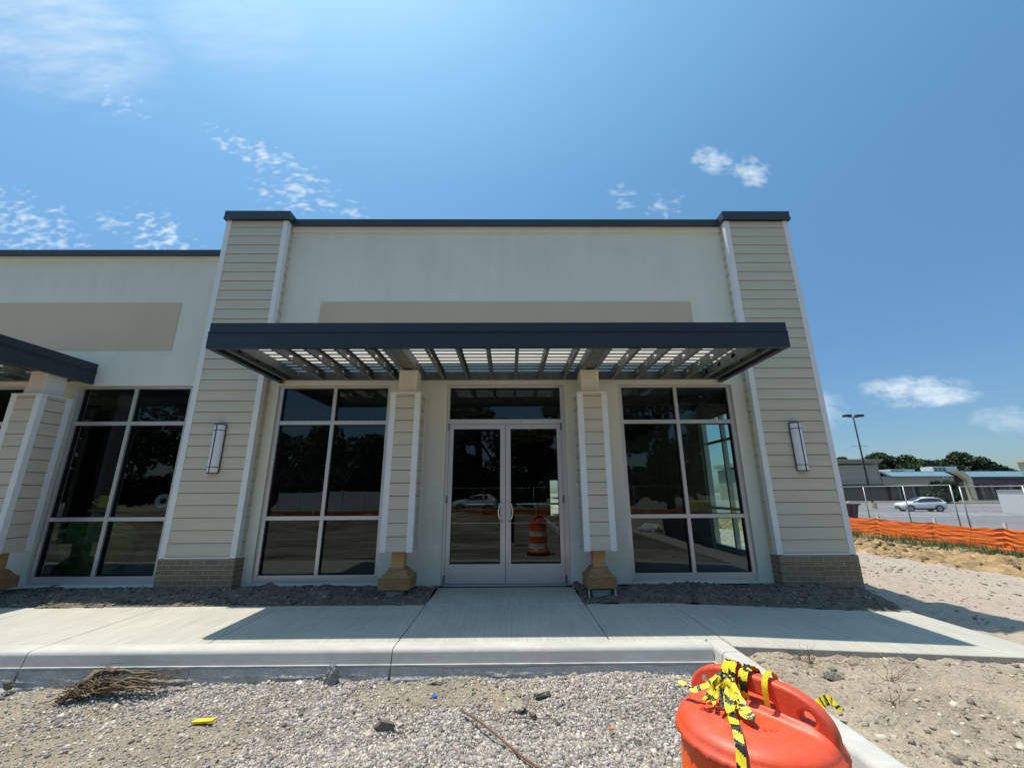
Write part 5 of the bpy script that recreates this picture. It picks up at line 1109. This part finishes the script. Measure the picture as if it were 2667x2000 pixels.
for a in (-7.75, -6.28): m.box(a, a+.05, 8.0, 8.05, 0, 1.039)
tag(m.build('work_bench', 'wood'), 'plain wooden work bench behind the left window', 'bench')
m = MB(); m.add([(-5.9, 7.6, 0), (-5.78, 7.6, 0), (-5.45, 7.9, 1.2), (-5.57, 7.9, 1.2), (-5.9, 7.65, 0), (-5.78, 7.65, 0), (-5.45, 7.95, 1.2), (-5.57, 7.95, 1.2)], [(0, 1, 2, 3), (4, 7, 6, 5), (0, 4, 5, 1), (1, 5, 6, 2), (2, 6, 7, 3), (3, 7, 4, 0)]); tag(m.build('plank', 'plank_red'), 'reddish plank leaning inside the left window', 'plank')
lt = empty('wheel_loader', (6.6, .6, -.32), 'yellow wheeled loader parked at the right of the site, mirrored in the right window', 'loader')
m = MB(); m.box(5.46, 7.0, .35, 1.22, .72, 1.06); m.build('hood', 'machine_yellow', lt, bevel=.04)
m = MB(); m.box(5.5, 8.3, .30, 1.15, .15, .71); m.build('chassis', 'dark', lt, bevel=.04)
m = MB(); m.box(7.05, 8.2, .30, 1.2, .72, .95)
for x in (7.08, 8.12):
    for y in (.32, 1.14): m.box(x, x+.06, y, y+.06, .951, 2.2)
m.box(7.0, 8.25, .25, 1.25, 2.201, 2.28); m.build('cab', 'dark', lt)
text('hood_lettering', 'GANGS', .15, None, None, 'tape_black', lt, ext=.002, mw=Matrix.Translation((6.0, 1.226, .94))@Matrix.Rotation(math.pi, 4, 'Z')@Matrix.Rotation(R(90), 4, 'X'))
for x in (5.95, 7.7):
    for ya, yb in ((1.18, 1.50), (-.05, .27)):
        m = MB(); m.tube([(x, ya, .15), (x, ya+.04, .15), (x, yb-.04, .15), (x, yb, .15)], [.42, .47, .47, .42], 32)
        for k in range(16):
            q = 2*math.pi*k/16; cx_, cz_ = x+.475*math.cos(q), .15+.475*math.sin(q); m.box(cx_-.03, cx_+.03, ya+.03, yb-.03, cz_-.03, cz_+.03)
        w = m.build('wheel', 'rubber', lt); m = MB(); yy = yb+.001 if ya > 0 else ya-.03; m.lathe([(.235, 0), (.235, .02), (.20, .03), (.10, .012), (.06, .03), (.001, .03)], (0, 0, 0), 28); h = m.build('hub', 'machine_yellow', w); h.rotation_euler = (R(-90 if ya > 0 else 90), 0, 0); h.location = (x, yb+.0 if ya > 0 else ya, .15)
m = MB(); m.tube([(5.7, .75, 1.06), (5.35, .75, 2.1), (5.6, .75, 2.75), (6.3, .75, 2.6)], .07, 10); m.build('boom', 'dark', lt, smooth=True)
m = MB(); m.add([(6.0, -2.9, -.3), (7.6, -2.9, -.3), (7.6, -1.9, -.3), (6.0, -1.9, -.3), (6.0, -3.1, .35), (7.6, -3.1, .35), (7.6, -2.2, .42), (6.0, -2.2, .42)], [(0, 3, 2, 1), (0, 1, 5, 4), (2, 3, 7, 6), (0, 4, 7, 3), (1, 2, 6, 5), (4, 5, 6, 7)]); tag(m.build('digger_bucket', 'dark', bevel=.02), 'dark steel digger bucket on the ground, mirrored in the right window', 'bucket')
rock('white_bag_heap', 5.55, -3.2, -.10, .45, .35, .28, 'vinyl_white', 'heap of crumpled white sheeting on the ground, mirrored in the right window', 71, sub=4, amp=.4, cat='plastic sheet')
